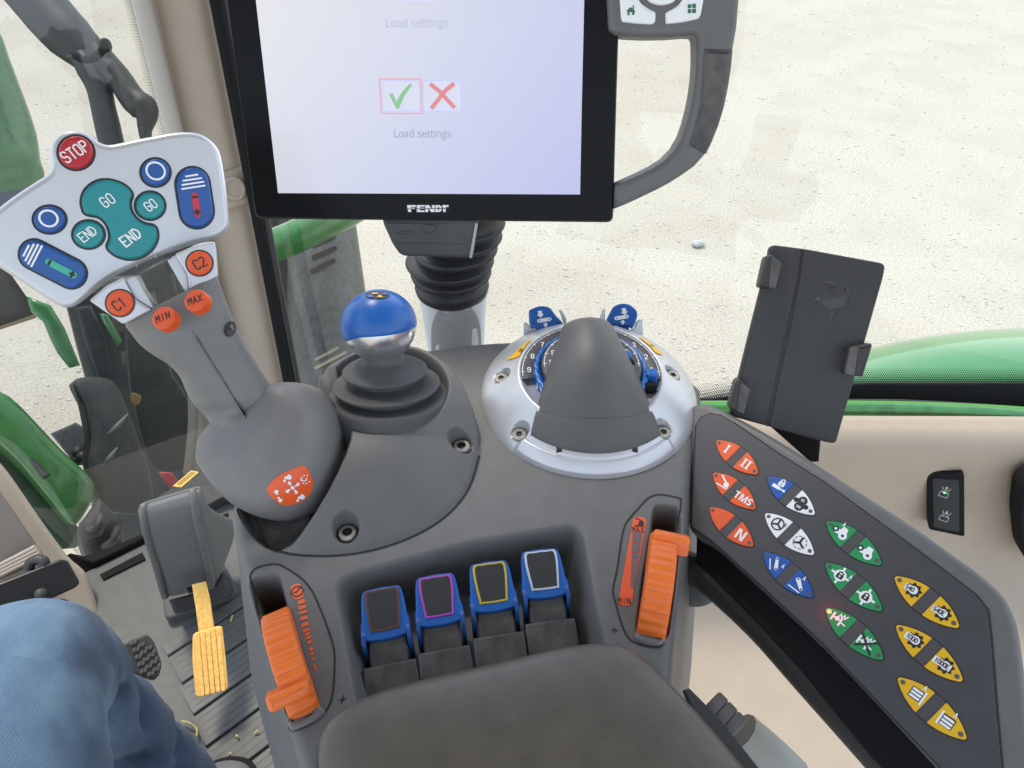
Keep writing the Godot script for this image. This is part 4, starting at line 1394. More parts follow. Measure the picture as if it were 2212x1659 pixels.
func console() -> void:
	CON = Fr.new()
	CON.o = Vector3(0, 0.8, -0.28); CON.x = Vector3.RIGHT; CON.y = Vector3.FORWARD; CON.n = Vector3.UP
	P_out = spl(fps(CON, zz(0, [499, 1105, 505, 1170, 522, 1240, 547, 1330, 577, 1430, 609, 1545, 642, 1665, 690, 1850, 1440, 1850, 1449, 1560, 1460, 1400, 1474, 1250, 1486, 1150, 1497, 1000, 1510, 900, 1516, 835, 1465, 800, 1400, 766, 1280, 738, 1140, 731, 1010, 738, 900, 754, 790, 776, 690, 803, 615, 838, 560, 882, 522, 950, 504, 1030])), 2)
	P_dome = spl(fps(CON, zz(0, [1036, 985, 1013, 1055, 962, 1115, 886, 1160, 800, 1188, 720, 1199, 640, 1197, 585, 1180, 530, 1140, 508, 1090, 508, 1030, 535, 940, 600, 862, 690, 812, 790, 790, 890, 792, 975, 838, 1025, 910])), 2)
	P_well = spl(fps(CON, zz(0, [680, 800, 712, 836, 736, 872, 755, 925, 761, 985, 748, 1042, 708, 1102, 656, 1153, 600, 1193, 545, 1158, 512, 1090, 508, 1000, 545, 905, 615, 845])), 2)
	P_rec = rnd(fps(CON, zz(0, [716, 1247, 1000, 1169, 1258, 1126, 1290, 1290, 1335, 1480, 1335, 1700, 800, 1700, 760, 1500])), 0.012, 5)
	P_sl = spl(fps(CON, zz(5, [148, 690, 165, 652, 215, 632, 320, 628, 352, 650, 380, 740, 430, 920, 500, 1170, 560, 1350, 582, 1430, 572, 1485, 520, 1520, 440, 1545, 400, 1530, 360, 1450, 300, 1260, 220, 960, 165, 760])), 2)
	P_sr = spl(fps(CON, zz(6, [1282, 215, 1320, 187, 1420, 195, 1462, 230, 1468, 330, 1455, 450, 1430, 700, 1400, 930, 1375, 1030, 1290, 1025, 1195, 1000, 1180, 960, 1190, 850, 1225, 600, 1262, 370])), 2)
	BB = [bbox(P_out), bbox(P_dome), bbox(P_well), bbox(P_rec), bbox(P_sl), bbox(P_sr)]
	cup_c = CON.flat(onp(Vector3(0, 0.824, 0), Vector3.UP, 838, 848)) + Vector2(-0.002, 0.002)
	scr = [[CON.flat(onp(Vector3(0, 0.808, 0), Vector3.UP, 748, 1142)), 0.0015], [CON.flat(onp(Vector3(0, 0.81, 0), Vector3.UP, 996, 955)), 0.0035]]
	var x0 := BB[0].position.x - 0.03 as float
	var y0 := BB[0].position.y - 0.03 as float
	y0 = maxf(y0, -0.21)
	var st := 0.001
	var nx := int((BB[0].end.x + 0.03 - x0) / st)
	var ny := int((BB[0].end.y + 0.03 - y0) / st)
	var hh := PackedFloat32Array()
	hh.resize(nx * ny)
	for j in ny:
		for i in nx: hh[j * nx + i] = con_h(Vector2(x0 + i * st, y0 + j * st))
	var b := MB.new()
	var id := PackedInt32Array()
	id.resize(nx * ny); id.fill(-1)
	for j in ny:
		for i in nx:
			var h := hh[j * nx + i]
			if is_nan(h): continue
			var l := hh[j * nx + maxi(i - 1, 0)]
			var r := hh[j * nx + mini(i + 1, nx - 1)]
			var u := hh[maxi(j - 1, 0) * nx + i]
			var d := hh[mini(j + 1, ny - 1) * nx + i]
			if is_nan(l): l = h + 0.005
			if is_nan(r): r = h - 0.005
			if is_nan(u): u = h
			if is_nan(d): d = h
			id[j * nx + i] = b.add(CON.at(Vector2(x0 + i * st, y0 + j * st), h), Vector3(-(r - l) / (2 * st), 1.0, (d - u) / (2 * st)).normalized())
	for j in ny - 1:
		for i in nx - 1:
			var a := id[j * nx + i]
			var c := id[j * nx + i + 1]
			var d := id[(j + 1) * nx + i + 1]
			var e := id[(j + 1) * nx + i]
			if a < 0 or c < 0 or d < 0 or e < 0: continue
			b.ix.append_array([a, e, d, a, d, c])
	var t := thing("armrest_console", "dark grey moulded armrest console that carries all the controls", "console", CON.o)
	part("shell", b, M.grey, t)
	# seams: dark gaps between the moulded pieces
	for e in [[0, [1036, 985, 1013, 1056, 962, 1117, 886, 1162, 800, 1190, 720, 1201, 640, 1199, 600, 1190], 0.0012, 0.0004], [0, [511, 1098, 520, 1120, 545, 1153, 575, 1178, 602, 1192], 0.001, 0.0006],
		[5, [205, 870, 160, 660, 158, 635, 178, 607, 215, 584, 290, 567, 345, 570, 420, 610, 500, 670, 560, 750, 600, 840, 640, 940, 680, 1060, 694, 1130, 694, 1250, 680, 1400, 650, 1480, 600, 1540, 520, 1590, 440, 1615, 405, 1600, 396, 1570], 0.0009, 0.0004],
		[6, [1440, 330, 1465, 165, 1450, 148, 1420, 140, 1330, 125, 1260, 145, 1200, 205, 1120, 300, 1090, 390, 1058, 600, 1032, 720, 1040, 780, 1075, 910, 1110, 1000, 1150, 1050, 1220, 1080, 1300, 1092, 1345, 1078, 1355, 1040], 0.0009, 0.0004],
		[5, [738, 1450, 752, 1395], 0.0005, 0.0003], [5, [722, 1428, 768, 1418], 0.0005, 0.0003], [6, [1040, 1005, 1044, 965], 0.0005, 0.0003], [6, [1020, 978, 1066, 986], 0.0005, 0.0003]]:
		var q := spo(fps(CON, zz(e[0], e[1])), 5)
		var sb := MB.new()
		seam_on(sb, q, e[2], e[3])
		part("seam" if q.size() > 8 else "cross_mark", sb, M.seam, t)
	# raised lips at the near end of the two wheel slots
	for e in [[5, [395, 1560, 405, 1545, 450, 1545, 540, 1510, 590, 1460, 640, 1500, 600, 1545, 520, 1590, 440, 1618, 410, 1608]], [6, [1180, 1000, 1290, 1020, 1350, 1040, 1356, 1060, 1335, 1082, 1290, 1086, 1215, 1072, 1170, 1040]]]:
		var sb := MB.new()
		plate(sb, spl(fps(CON, zz(e[0], e[1])), 3), CON, -0.02, 0.0022, 0.002, 3)
		part("slot_lip", sb, M.grey2, t)
	for e in scr:
		var sb := MB.new()
		var ff := frame(CON.at(e[0], e[1]), Vector3.UP, Vector3.FORWARD)
		lathe(sb, ff, [[0.0028, 0.0034], [0.0046, 0.0034], [0.0054, 0.0026], [0.0054, 0.0]], 24)
		var hd := part("screw", sb, M.steel, t)
		sb = MB.new()
		plate(sb, circ(Vector2.ZERO, 0.0029, -1, 6), ff, 0.0, 0.0012)
		part("screw_socket", sb, M.frame, hd)
	# graduated prints beside the wheels
	var pb := MB.new()
	seam_poly(pb, rnd(fps(CON, zz(5, [415, 712, 440, 690, 475, 688, 490, 710, 500, 770, 470, 790, 440, 790, 420, 760])), 0.001), 0.0003)
	var k := part("scale_print", pb, M.print_orange, t)
	var bars := [[457, 800, 505, 785, 512, 808, 464, 824], [462, 835, 512, 822, 517, 842, 468, 858], [468, 870, 515, 856, 521, 872, 472, 886], [474, 905, 520, 890, 526, 910, 480, 925], [482, 945, 526, 928, 532, 950, 488, 968], [492, 985, 534, 965, 538, 985, 497, 1003], [505, 1010, 536, 990, 540, 1008, 510, 1022], [512, 1030, 542, 1015, 547, 1033, 518, 1046], [520, 1058, 547, 1043, 552, 1062, 526, 1076], [532, 1100, 560, 1090, 562, 1112, 537, 1118], [540, 1128, 562, 1120, 565, 1138, 546, 1145], [548, 1160, 565, 1155, 566, 1175, 552, 1178], [560, 1200, 575, 1196, 580, 1250, 572, 1240]]
	for e in bars:
		pb = MB.new()
		seam_poly(pb, fps(CON, zz(5, e)), 0.0003)
		part("scale_bar", pb, M.print_orange, k)
	pb = MB.new()
	var kc := CON.flat(onp(Vector3(0, 0.8, 0), Vector3.UP, z1(5, 458, 740).x, z1(5, 458, 740).y))
	strip(pb, circ(kc, 0.003, -1, 14), 0.0006, CON, 0.0006, true)
	strip(pb, PackedVector2Array([kc + Vector2(-0.0015, -0.001), kc, kc + Vector2(0.0015, 0.003)]), 0.0006, CON, 0.0007)
	part("gauge_symbol", pb, M.print_black, k)
	pb = MB.new()
	seam_poly(pb, rnd(fps(CON, zz(6, [1160, 275, 1175, 266, 1225, 268, 1243, 285, 1243, 300, 1150, 815, 1140, 832, 1080, 826, 1066, 812, 1068, 795])), 0.0012), 0.0003)
	k = part("scale_print", pb, M.print_orange, t)
	pb = MB.new()
	for i in 11:
		var u0 := 0.17 + i * 0.058
		var u1 := u0 + 0.05
		var l0 := Vector2(lerpf(1160, 1140, u0 * 1.1), lerpf(270, 830, u0))
		var l1 := Vector2(lerpf(1160, 1140, u1 * 1.1), lerpf(270, 830, u1))
		var r0 := Vector2(lerpf(1232, 1150, u0), l0.y + 4)
		var r1 := Vector2(lerpf(1232, 1150, u1), l1.y + 4)
		seam_poly(pb, fps(CON, zz(6, [l0.x, l0.y, r0.x, r0.y, r1.x, r1.y, l1.x, l1.y])), 0.0005)
	part("scale_bar", pb, mat(Color(0.12, 0.125, 0.14), 0.5), k)
	pb = MB.new()
	var q1 := CON.flat(onp(CON.o, Vector3.UP, z1(6, 1190, 350).x, z1(6, 1190, 350).y))
	word(pb, "MAX", CON, q1, 0.0034, 0.0006, 0.13, -6)
	q1 = CON.flat(onp(CON.o, Vector3.UP, z1(6, 1102, 800).x, z1(6, 1102, 800).y))
	word(pb, "MIN", CON, q1, 0.0034, 0.0006, 0.13, -4)
	part("scale_words", pb, M.print_black, k)
	pb = MB.new()
	strip(pb, fps(CON, zz(6, [1175, 275, 1225, 300])), 0.0006, CON, 0.0006)
	strip(pb, fps(CON, zz(6, [1170, 325, 1226, 327])), 0.0006, CON, 0.00062)
	plate(pb, circ(fp(CON, z1(6, 1210, 309)), 0.0015, -1, 12), CON, 0.0, 0.00064)
	strip(pb, fps(CON, zz(6, [1190, 322, 1212, 300])), 0.0006, CON, 0.0007)
	part("plough_symbol", pb, M.print_black, k)

# a strip and a polygon laid on the height field
func surf_h(p: Vector2) -> float:
	var h := con_h(p)
	return 0.0 if is_nan(h) else h
func seam_on(mb: MB, p: PackedVector2Array, w: float, lift: float) -> void:
	var c := p.size()
	var st := mb.v.size()
	for i in c:
		var d := (p[mini(i + 1, c - 1)] - p[maxi(i - 1, 0)]).normalized()
		var m := Vector2(-d.y, d.x) * w / 2
		for s in [-1, 1]: mb.add(CON.at(p[i] + m * s, maxf(surf_h(p[i] + m * s), surf_h(p[i])) + lift), Vector3.UP)
	for i in c - 1: mb.quad(st + 2 * i, st + 2 * i + 1, st + 2 * i + 3, st + 2 * i + 2)
func seam_poly(mb: MB, p: PackedVector2Array, lift: float) -> void:
	var ti := tri2(p)
	var st := mb.v.size()
	for q in p: mb.add(CON.at(q, lift), Vector3.UP)
	for i in range(0, ti.size(), 3): mb.tri(st + ti[i], st + ti[i + 1], st + ti[i + 2])

# ---------- thumb wheels ----------
func wheels() -> void:
	var specs := [["orange ridged thumbwheel with its stop bar near the armrest pad, left of the finger levers", zz(5, [318, 868, 500, 1500]), 0.032, 0.72, -1], ["orange ridged thumbwheel beside the MAX and MIN scale, right of the finger levers", zz(6, [1350, 380, 1275, 1015]), 0.0335, -0.62, 1]]
	for e in specs:
		var a := onp(Vector3(0, 0.803, 0), Vector3.UP, e[1][0].x, e[1][0].y)
		var z := onp(Vector3(0, 0.803, 0), Vector3.UP, e[1][1].x, e[1][1].y)
		var dir := (z - a).normalized()
		var chord := a.distance_to(z)
		var ax := dir.cross(Vector3.UP).normalized() * -1.0
		var R: float = e[2]
		var hc := chord / 2
		R = maxf(R, hc * 1.15)
		var ctr := (a + z) / 2 - Vector3.UP * sqrt(R * R - hc * hc)
		var t := thing("thumbwheel", e[0], "thumbwheel", ctr, "thumbwheels on the console")
		var f := Fr.new()
		f.o = ctr; f.n = ax; f.x = dir; f.y = Vector3.UP
		var b := MB.new()
		var g := []
		var W := 0.0074
		var prof := [[0.5, -W * 0.98], [0.9, -W], [0.965, -W * 0.97], [1.0, -W * 0.84], [1.0, -W * 0.4], [1.0, 0.0], [1.0, W * 0.4], [1.0, W * 0.84], [0.965, W * 0.97], [0.9, W], [0.5, W * 0.98]]
		for p in prof:
			var row := []
			for i in 289:
				var an := TAU * (i % 288) / 288.0
				var rr: float = R * p[0]
				if p[0] > 0.93: rr += 0.0011 * (pow(absf(sin(an * 19.0)), 0.75) - 0.6)
				row.append(f.at(Vector2(cos(an), sin(an)) * rr, p[1]))
			g.append(row)
		grid(b, g, true)
		part("ribbed_rim", b, M.orange, t)
		b = MB.new()
		var pa: float = PI / 2 - e[3]
		var rad := (f.x * cos(pa) + f.y * sin(pa)).normalized()
		var tang := rad.cross(ax).normalized()
		var pf := Fr.new()
		pf.o = ctr + rad * (R - 0.002) + ax * (0.0035 * e[4]); pf.n = rad; pf.x = ax; pf.y = tang
		plate(b, rnd(rect(0, 0, 0.0205, 0.0078), 0.0025), pf, -0.004, 0.0062, 0.003, 4)
		part("stop_bar", b, M.orange, t)

# ---------- four finger levers ----------
func finger_levers() -> void:
	var cols := [["brown", mat(Color(0.12, 0.045, 0.025), 0.5)], ["magenta", mat(Color(0.42, 0.06, 0.42), 0.45)], ["yellow", mat(Color(0.55, 0.4, 0.03), 0.45)], ["pale grey", mat(Color(0.5, 0.56, 0.62), 0.45)]]
	var ctr := [z1(5, 1004, 862), z1(5, 1345, 778), z1(6, 262, 693), z1(6, 588, 612)]
	var proto: Node3D
	for i in 4:
		var o := onp(Vector3(0, 0.798, 0), Vector3.UP, ctr[i].x, ctr[i].y)
		var lab := "blue finger lever with a dark inset framed in " + (cols[i][0] as String)
		if proto == null:
			proto = make_lever(cols[0][1])
			tag(proto, lab, "lever", "blue finger levers in the console recess")
			proto.position = o
		else:
			var d := proto.duplicate()
			d.name = numbered("finger_lever"); add_child(d)
			d.position = o
			tag(d, lab, "lever", "blue finger levers in the console recess")
			(d.find_child("inset_frame", true, false) as MeshInstance3D).material_override = cols[i][1]
			proto.rotation_degrees.y = 12.0
			d.rotation_degrees.y = 12.0 - 1.5 * i

func make_lever(rim: Material) -> Node3D:
	var t := thing("finger_lever", "", "lever")
	var f := frame(Vector3.ZERO, Vector3(0, 0.97, 0.22), Vector3.FORWARD)
	var cap := PackedVector2Array([Vector2(-0.0128, -0.0155), Vector2(0, -0.0185), Vector2(0.0128, -0.0155), Vector2(0.0105, 0.014), Vector2(0, 0.0165), Vector2(-0.0105, 0.014)])
	var sq := func(p: PackedVector2Array) -> PackedVector2Array:
		var r := PackedVector2Array()
		for e in p: r.append(Vector2(e.x, e.y * 0.8))
		return r
	var b := MB.new()
	plate(b, sq.call(rnd(spl(PackedVector2Array([cap[0], Vector2(-0.007, -0.0178), cap[1], Vector2(0.007, -0.0178), cap[2], Vector2(0.0121, -0.004), cap[3], Vector2(0.0055, 0.0161), cap[4], Vector2(-0.0055, 0.0161), cap[5], Vector2(-0.0121, -0.004)]), 3), 0.0005)), f, -0.0045, 0.0, 0.0013, 3)
	var c := part("cap", b, M.blue, t)
	var ins := ccw(sq.call(spl(PackedVector2Array([Vector2(-0.0062, -0.0125), Vector2(0.0062, -0.0125), Vector2(0.0078, -0.010), Vector2(0.0092, 0.0125), Vector2(0.004, 0.0146), Vector2(-0.004, 0.0146), Vector2(-0.0092, 0.0125), Vector2(-0.0078, -0.010)]), 3)))
	b = MB.new()
	plate(b, ins, f, -0.0005, 0.0009, 0.0005, 2)
	part("inset_frame", b, rim, c)
	b = MB.new()
	var inn := PackedVector2Array()
	for p in ins: inn.append(Vector2(p.x * 0.87, (p.y - 0.001) * 0.915 + 0.001))
	plate(b, inn, f, 0.0, 0.00105, 0.0002, 1)
	part("inset", b, M.inset, c)
	for s in [-1.0, 1.0]:
		b = MB.new()
		var pf := frame(Vector3(s * 0.0118, -0.002, 0.0082), Vector3(s, 0, 0), Vector3.UP)
		var sx: float = -s
		plate(b, PackedVector2Array([Vector2(-0.004 * sx, 0.0), Vector2(0.007 * sx, 0.0), Vector2(0.0125 * sx, -0.022), Vector2(0.0075 * sx, -0.024)]), pf, -0.0012, 0.0012, 0.0004, 1)
		part("prong", b, M.blue2, t)
	b = MB.new()
	var bf := frame(Vector3(0, -0.009, 0.0185), Vector3(0, 0.93, 0.37), Vector3.FORWARD)
	plate(b, PackedVector2Array([Vector2(-0.0105, -0.008), Vector2(0.0105, -0.008), Vector2(0.0098, 0.012), Vector2(-0.0098, 0.012)]), bf, -0.012, 0.0, 0.0015, 2)
	part("rubber_base", b, M.rubber, t)
	b = MB.new()
	bf = frame(Vector3(0, -0.0105, 0.0335), Vector3(0, 0.94, 0.34), Vector3.FORWARD)
	plate(b, PackedVector2Array([Vector2(-0.0142, -0.015), Vector2(0.0142, -0.015), Vector2(0.0134, 0.0085), Vector2(-0.0134, 0.0085)]), bf, -0.006, 0.0012, 0.0012, 2)
	part("rubber_flap", b, M.rubber, t)
	return t

# ---------- armrest pad ----------
func arm_pad() -> void:
	var f := frame(Vector3(0, 0.822, -0.1), Vector3(0, 1, 0.02), Vector3.FORWARD)
	var t := thing("armrest_pad", "worn dark padded armrest in front of the finger levers", "armrest", f.at(Vector2(0, -0.05)))
	var q := spl(fps(f, zz(0, [692, 1575, 730, 1532, 790, 1500, 905, 1466, 1080, 1426, 1230, 1392, 1318, 1386, 1375, 1402, 1420, 1440, 1500, 1523, 1600, 1640, 1760, 1850, 1800, 2100, 1300, 2300, 800, 2300, 720, 1950, 694, 1740, 680, 1640])), 4)
	var b := MB.new()
	var ctr := Vector2.ZERO
	for p in q: ctr += p
	ctr /= q.size()
	var g := []
	for e in [[0.0, -0.028], [0.0, -0.012], [0.004, -0.006], [0.012, -0.0015], [0.03, 0.001], [0.08, 0.003], [0.2, 0.0055], [0.45, 0.0075], [0.75, 0.0085], [0.999, 0.0088]]:
		var row := []
		for p in q:
			var k: float = e[0]
			var base := maxf(0.0, (p - ctr).length())
			row.append(f.at(p.lerp(ctr, k if k > 0.05 else k), e[1]))
		row.append(row[0])
		g.append(row)
	grid(b, g, true, f.n)
	part("cushion", b, M.pad, t)
	b = MB.new()
	var pp := []
	for p in q: pp.append(f.at(p, -0.0125))
	pp.append(pp[0])
	tube(b, pp, 0.0022, 8, false)
	part("piping", b, M.dark, t)
	b = MB.new()
	var lf := frame(onp(Vector3(0, 0.806, 0), Vector3.UP, 1560, 1590), Vector3(0.1, 1, 0.1), Vector3.FORWARD)
	plate(b, fps(lf, zz(17, [1648, 258, 1668, 252, 1800, 385, 1960, 590, 2100, 800, 1900, 800, 1760, 520])), lf, -0.004, 0.0, 0.001)
	part("under_plate", b, M.dark, t)
	# adjuster at its right edge
	t = thing("armrest_adjuster", "grey three-segment cylinder knob on an arm beside the armrest pad", "adjuster", dep(1560, 1545, 0.40))
	var a := z3(17, 1752, 305, 0.395)
	var z := z3(17, 1866, 425, 0.385)
	for k in 3:
		b = MB.new()
		var p0 := a.lerp(z, k / 3.0 + 0.006)
		var p1 := a.lerp(z, (k + 1) / 3.0 - 0.006)
		var dd := (p1 - p0).normalized()
		tube(b, [p0, p0 + dd * 0.0008, p1 - dd * 0.0008, p1], [0.0066, 0.0074, 0.0074, 0.0066], 20)
		part("segment", b, mat(Color(0.16, 0.165, 0.165), 0.55), t)
	b = MB.new()
	var pts := []
	for e in [[1872, 430], [1905, 460], [1960, 505], [2020, 560], [2080, 620]]: pts.append(z3(17, e[0], e[1], 0.41))
	tube(b, sp3(pts, 4), 0.012, 12)
	part("arm", b, mat(Color(0.3, 0.31, 0.29), 0.6), t)

# ---------- multi-function joystick ----------
func joystick() -> void:
	var t := thing("joystick", "grey joystick with a silver button head and an orange symbol on its skirt", "joystick", CON.at(Vector2(-0.13, 0.0), 0.0))
	# boot and skirt
	var b := MB.new()
	var g := []
	for e in [[528, 1092, 674, 1092, 0.434, 0.0], [530, 1112, 674, 1120, 0.428, 0.0], [540, 1142, 668, 1150, 0.421, 0.0], [552, 1172, 655, 1176, 0.4145, 0.0]]:
		var l := dep(e[0], e[1], e[4])
		var r := dep(e[2], e[3], e[4])
		var c := (l + r) / 2 + Vector3(0, 0, -0.02)
		g.append(ring(c, (r - l) / 2, Vector3(0.0, 0, 0.024), 36))
	grid(b, g, true)
	part("boot", b, M.rubber, t)
	var sk := MB.new()
	var f := frame(dep(585, 975, 0.4271), Vector3(-0.22, 0.86, 0.48), Vector3.FORWARD)
	var out := spl(fps(f, zz(16, [345, 980, 352, 1040, 395, 1115, 470, 1208, 560, 1280, 700, 1332, 830, 1330, 960, 1262, 1050, 1150, 1108, 1000, 1124, 860, 1120, 740, 1085, 620, 1010, 525, 920, 505, 830, 525, 745, 570, 560, 680, 420, 820, 365, 900])), 3)
	var ctr := fp(f, z1(16, 690, 800))
	var rows := []
	for e in [[0.95, -0.014], [0.978, -0.012], [0.985, -0.005], [0.978, 0.001], [0.955, 0.0068], [0.915, 0.013], [0.855, 0.019], [0.77, 0.0235], [0.62, 0.0268], [0.42, 0.0285], [0.2, 0.0292], [0.001, 0.0295]]:
		var row := []
		for p in out: row.append(f.at(ctr.lerp(p, e[0]), e[1]))
		row.append(row[0])
		rows.append(row)
	grid(sk, rows, true, f.n)
	part("skirt", sk, M.grey2, t)
	# grip
	b = MB.new()
	g = []
	var sec := [[272, 694, 468, 594, 0.3761, 0.0113], [268, 706, 476, 604, 0.3761, 0.0161], [279, 722, 487, 634, 0.3780, 0.0198], [300, 748, 503, 678, 0.3799, 0.0217], [330, 770, 522, 722, 0.3827, 0.0217], [360, 788, 541, 757, 0.3856, 0.0213], [385, 815, 562, 790, 0.3893, 0.0208], [400, 850, 584, 824, 0.3931, 0.0208], [416, 876, 602, 856, 0.3969, 0.0213], [438, 898, 619, 876, 0.4016, 0.0217], [455, 926, 638, 896, 0.4005, 0.0228], [461, 946, 650, 914, 0.4015, 0.0240], [463, 962, 664, 928, 0.4055, 0.0262]]
	for e in sec:
		var l := dep(e[0], e[1], e[4])
		var r := dep(e[2], e[3], e[4] + (0.008 if e[3] < 700 else 0.012))
		var ax := (r - l) / 2
		var view := -ray((e[0] + e[2]) / 2.0, (e[1] + e[3]) / 2.0).normalized()
		var dn := ax.cross(view).normalized()
		g.append(ring((l + r) / 2 - view * (e[5] * 0.9), ax, view * e[5], 40, 2.7 if e[1] < 800 else 2.3))
	var gs := []
	for j in g[0].size():
		var col := []
		for i in g.size(): col.append(g[i][j])
		gs.append(sp3(col, 3))
	rows = []
	for i in gs[0].size():
		var row := []
		for j in gs.size(): row.append(gs[j][i])
		rows.append(row)
	grid(b, rows, true, Vector3.ZERO, true)
	part("grip", b, M.grey2, t)
	var grip := b
	for e in [[481, 175, 36, 48, 0.3], [762, 690, 22, 50, 0.25]]:
		var q := z1(16, e[0], e[1])
		var mb := MB.new()
		var el := PackedVector2Array()
		for p in circ(Vector2.ZERO, e[2] * 0.3579, e[3] * 0.3579, 20): el.append(q + p.rotated(e[4]))
		drape(mb, el, grip, 0.0004, 1)
		part("bolt_hole", mb, M.dark, t)
		mb = MB.new()
		el = PackedVector2Array()
		for p in circ(Vector2(0, 8), e[2] * 0.2, e[3] * 0.16, 14): el.append(q + p.rotated(e[4]))
		drape(mb, el, grip, 0.0009, 1)
		part("bolt_head", mb, M.machine, t)
	var mb2 := MB.new()
	drape(mb2, line_poly(spo(zz(16, [255, 185, 320, 290, 420, 450, 520, 610, 610, 750, 680, 860]), 3), 1.4), grip, 0.0005, 2)
	part("mould_line", mb2, mat(Color(0.09, 0.09, 0.092), 0.6), t)
	# orange symbol on the skirt
	var dec := MB.new()
	drape(dec, spl(zz(16, [707, 1137, 725, 1108, 770, 1065, 850, 1022, 915, 1000, 940, 1008, 968, 1050, 981, 1100, 972, 1150, 940, 1195, 885, 1225, 825, 1238, 780, 1225, 735, 1190, 712, 1160]), 3), sk, 0.0004, 2)
	var dc := part("orange_label", dec, M.print_orange, t)
	var wh := MB.new()
	drape(wh, circ(z1(16, 859, 1130), 4, 4, 14), sk, 0.0008, 1)
	for e in [[840, 1108, 834, 1092, 846, 1112], [880, 1118, 900, 1102, 884, 1106], [840, 1146, 818, 1158, 836, 1140], [872, 1150, 888, 1166, 878, 1144]]:
		var c0 := z1(16, 859, 1130)
		var tip := z1(16, e[2], e[3])
		var d := (tip - c0).normalized()
		var s := d.orthogonal()
		var m := tip - d * 5.5
		drape(wh, PackedVector2Array([tip, m + s * 5.0, m + s * 2.0, c0 + d * 6 + s * 2.0, c0 + d * 6 - s * 2.0, m - s * 2.0, m - s * 5.0]), sk, 0.0008, 1)
	for e in [[770, 1160, 758, 1140], [775, 1190, 795, 1215]]:
		var c0 := z1(16, e[0], e[1] + (10 if e[3] < 1150 else -5))
		var tip := z1(16, e[2], e[3])
		var d := (tip - c0).normalized()
		var s := d.orthogonal()
		var m := tip - d * 6.5
		drape(wh, PackedVector2Array([tip, m + s * 6.5, m + s * 2.4, c0 + s * 2.4, c0 - s * 2.4, m - s * 2.4, m - s * 6.5]), sk, 0.0008, 1)
	for e in [[828, 1072], [905, 1188]]:
		var c0 := z1(16, e[0], e[1])
		drape(wh, circ(c0 + Vector2(5, -1), 4.5, 4.5, 12), sk, 0.0008, 1)
		drape(wh, PackedVector2Array([c0 + Vector2(-7, 2), c0 + Vector2(-5, -3), c0 + Vector2(-1, -4), c0 + Vector2(2, -8), c0 + Vector2(7, -6), c0 + Vector2(4, 3)]), sk, 0.0009, 1)
		drape(wh, circ(c0 + Vector2(-6, 6), 3.0, 3.0, 10), sk, 0.0008, 1)
	var gc := z1(16, 935, 1080)
	for k in 7:
		var a := 0.6 + k * 0.75
		drape(wh, line_poly(PackedVector2Array([gc + Vector2.from_angle(a) * 7.5, gc + Vector2.from_angle(a) * 10.5]), 3.0), sk, 0.0008, 0)
	drape(wh, line_poly(PackedVector2Array([gc + Vector2(-12, -2), gc + Vector2(-6, 2), gc + Vector2(0, 3), gc + Vector2(3, 0), gc + Vector2(0, -3)]), 2.0), sk, 0.0008, 1)
	part("label_symbols", wh, M.print_white, dc)
	# silver head
	f = frame(dep(250, 450, 0.3780), -ray(250, 450).normalized() + Vector3(0.02, 0.06, 0.05), Vector3.UP)
	out = spl(fps(f, zz(1, [-60, 745, 0, 688, 80, 628, 150, 580, 220, 535, 285, 494, 315, 462, 327, 410, 318, 335, 335, 270, 380, 222, 440, 198, 500, 195, 560, 211, 610, 245, 650, 275, 705, 288, 785, 275, 900, 250, 1000, 232, 1110, 211, 1225, 205, 1310, 222, 1372, 262, 1418, 318, 1440, 390, 1455, 480, 1472, 610, 1487, 740, 1490, 805, 1470, 850, 1420, 888, 1330, 918, 1170, 965, 1010, 1020, 860, 1085, 720, 1160, 610, 1242, 540, 1300, 480, 1340, 420, 1348, 345, 1318, 200, 1225, 60, 1132, -60, 1052, -140, 980, -165, 900, -140, 820])), 3)
	var head := MB.new()
	plate(head, out, f, -0.011, 0.0, 0.0032, 4)
	part("head_plate", head, M.silver2, t)
	b = MB.new()
	var lo := PackedVector2Array()
	for p in out: lo.append(p + Vector2(-0.0002, -0.0004))
	plate(b, lo, f, -0.022, -0.0108, 0.001)
	part("head_shell", b, M.silver, t)
	b = MB.new()
	strip(b, fps(f, zz(1, [862, 1035, 888, 1082])), 0.0005, f, 0.0001)
	strip(b, fps(f, zz(1, [985, 975, 1012, 1022])), 0.0005, f, 0.0001)
	part("head_seam", b, M.print_grey, t)
	# tabs and lower buttons
	var tf := frame(dep(400, 600, 0.3799), -ray(350, 620).normalized() + Vector3(0, 0.1, 0.2), Vector3.UP)
	for e in [[575, 1300, 700, 1195, 800, 1150, 815, 1185, 872, 1292, 985, 1360, 800, 1457], [1130, 1000, 1290, 930, 1392, 915, 1402, 980, 1415, 1146, 1225, 1232, 1212, 1130]]:
		b = MB.new()
		plate(b, rnd(fps(tf, zz(1, e)), 0.0015), tf, -0.01, 0.0, 0.0012, 3)
		part("silver_tab", b, M.silver2, t)
	b = MB.new()
	plate(b, fps(tf, zz(1, [800, 1160, 880, 1140, 920, 1230, 1000, 1345, 985, 1362, 872, 1294])), tf, -0.022, -0.003, 0.001)
	part("tab_cheek", b, M.silver, t)
	b = MB.new()
	plate(b, fps(tf, zz(1, [1140, 1000, 1080, 1040, 1120, 1110, 1200, 1260, 1228, 1234, 1212, 1130])), tf, -0.022, -0.003, 0.001)
	part("tab_cheek", b, M.silver, t)
	jbutton(t, "c_button", tf, circ(z1(1, 778, 1316), 30.5, 28.5), M.orange2, 0.0012, "C1", z1(1, 775, 1322), 0.0050, M.print_black, 18.0)
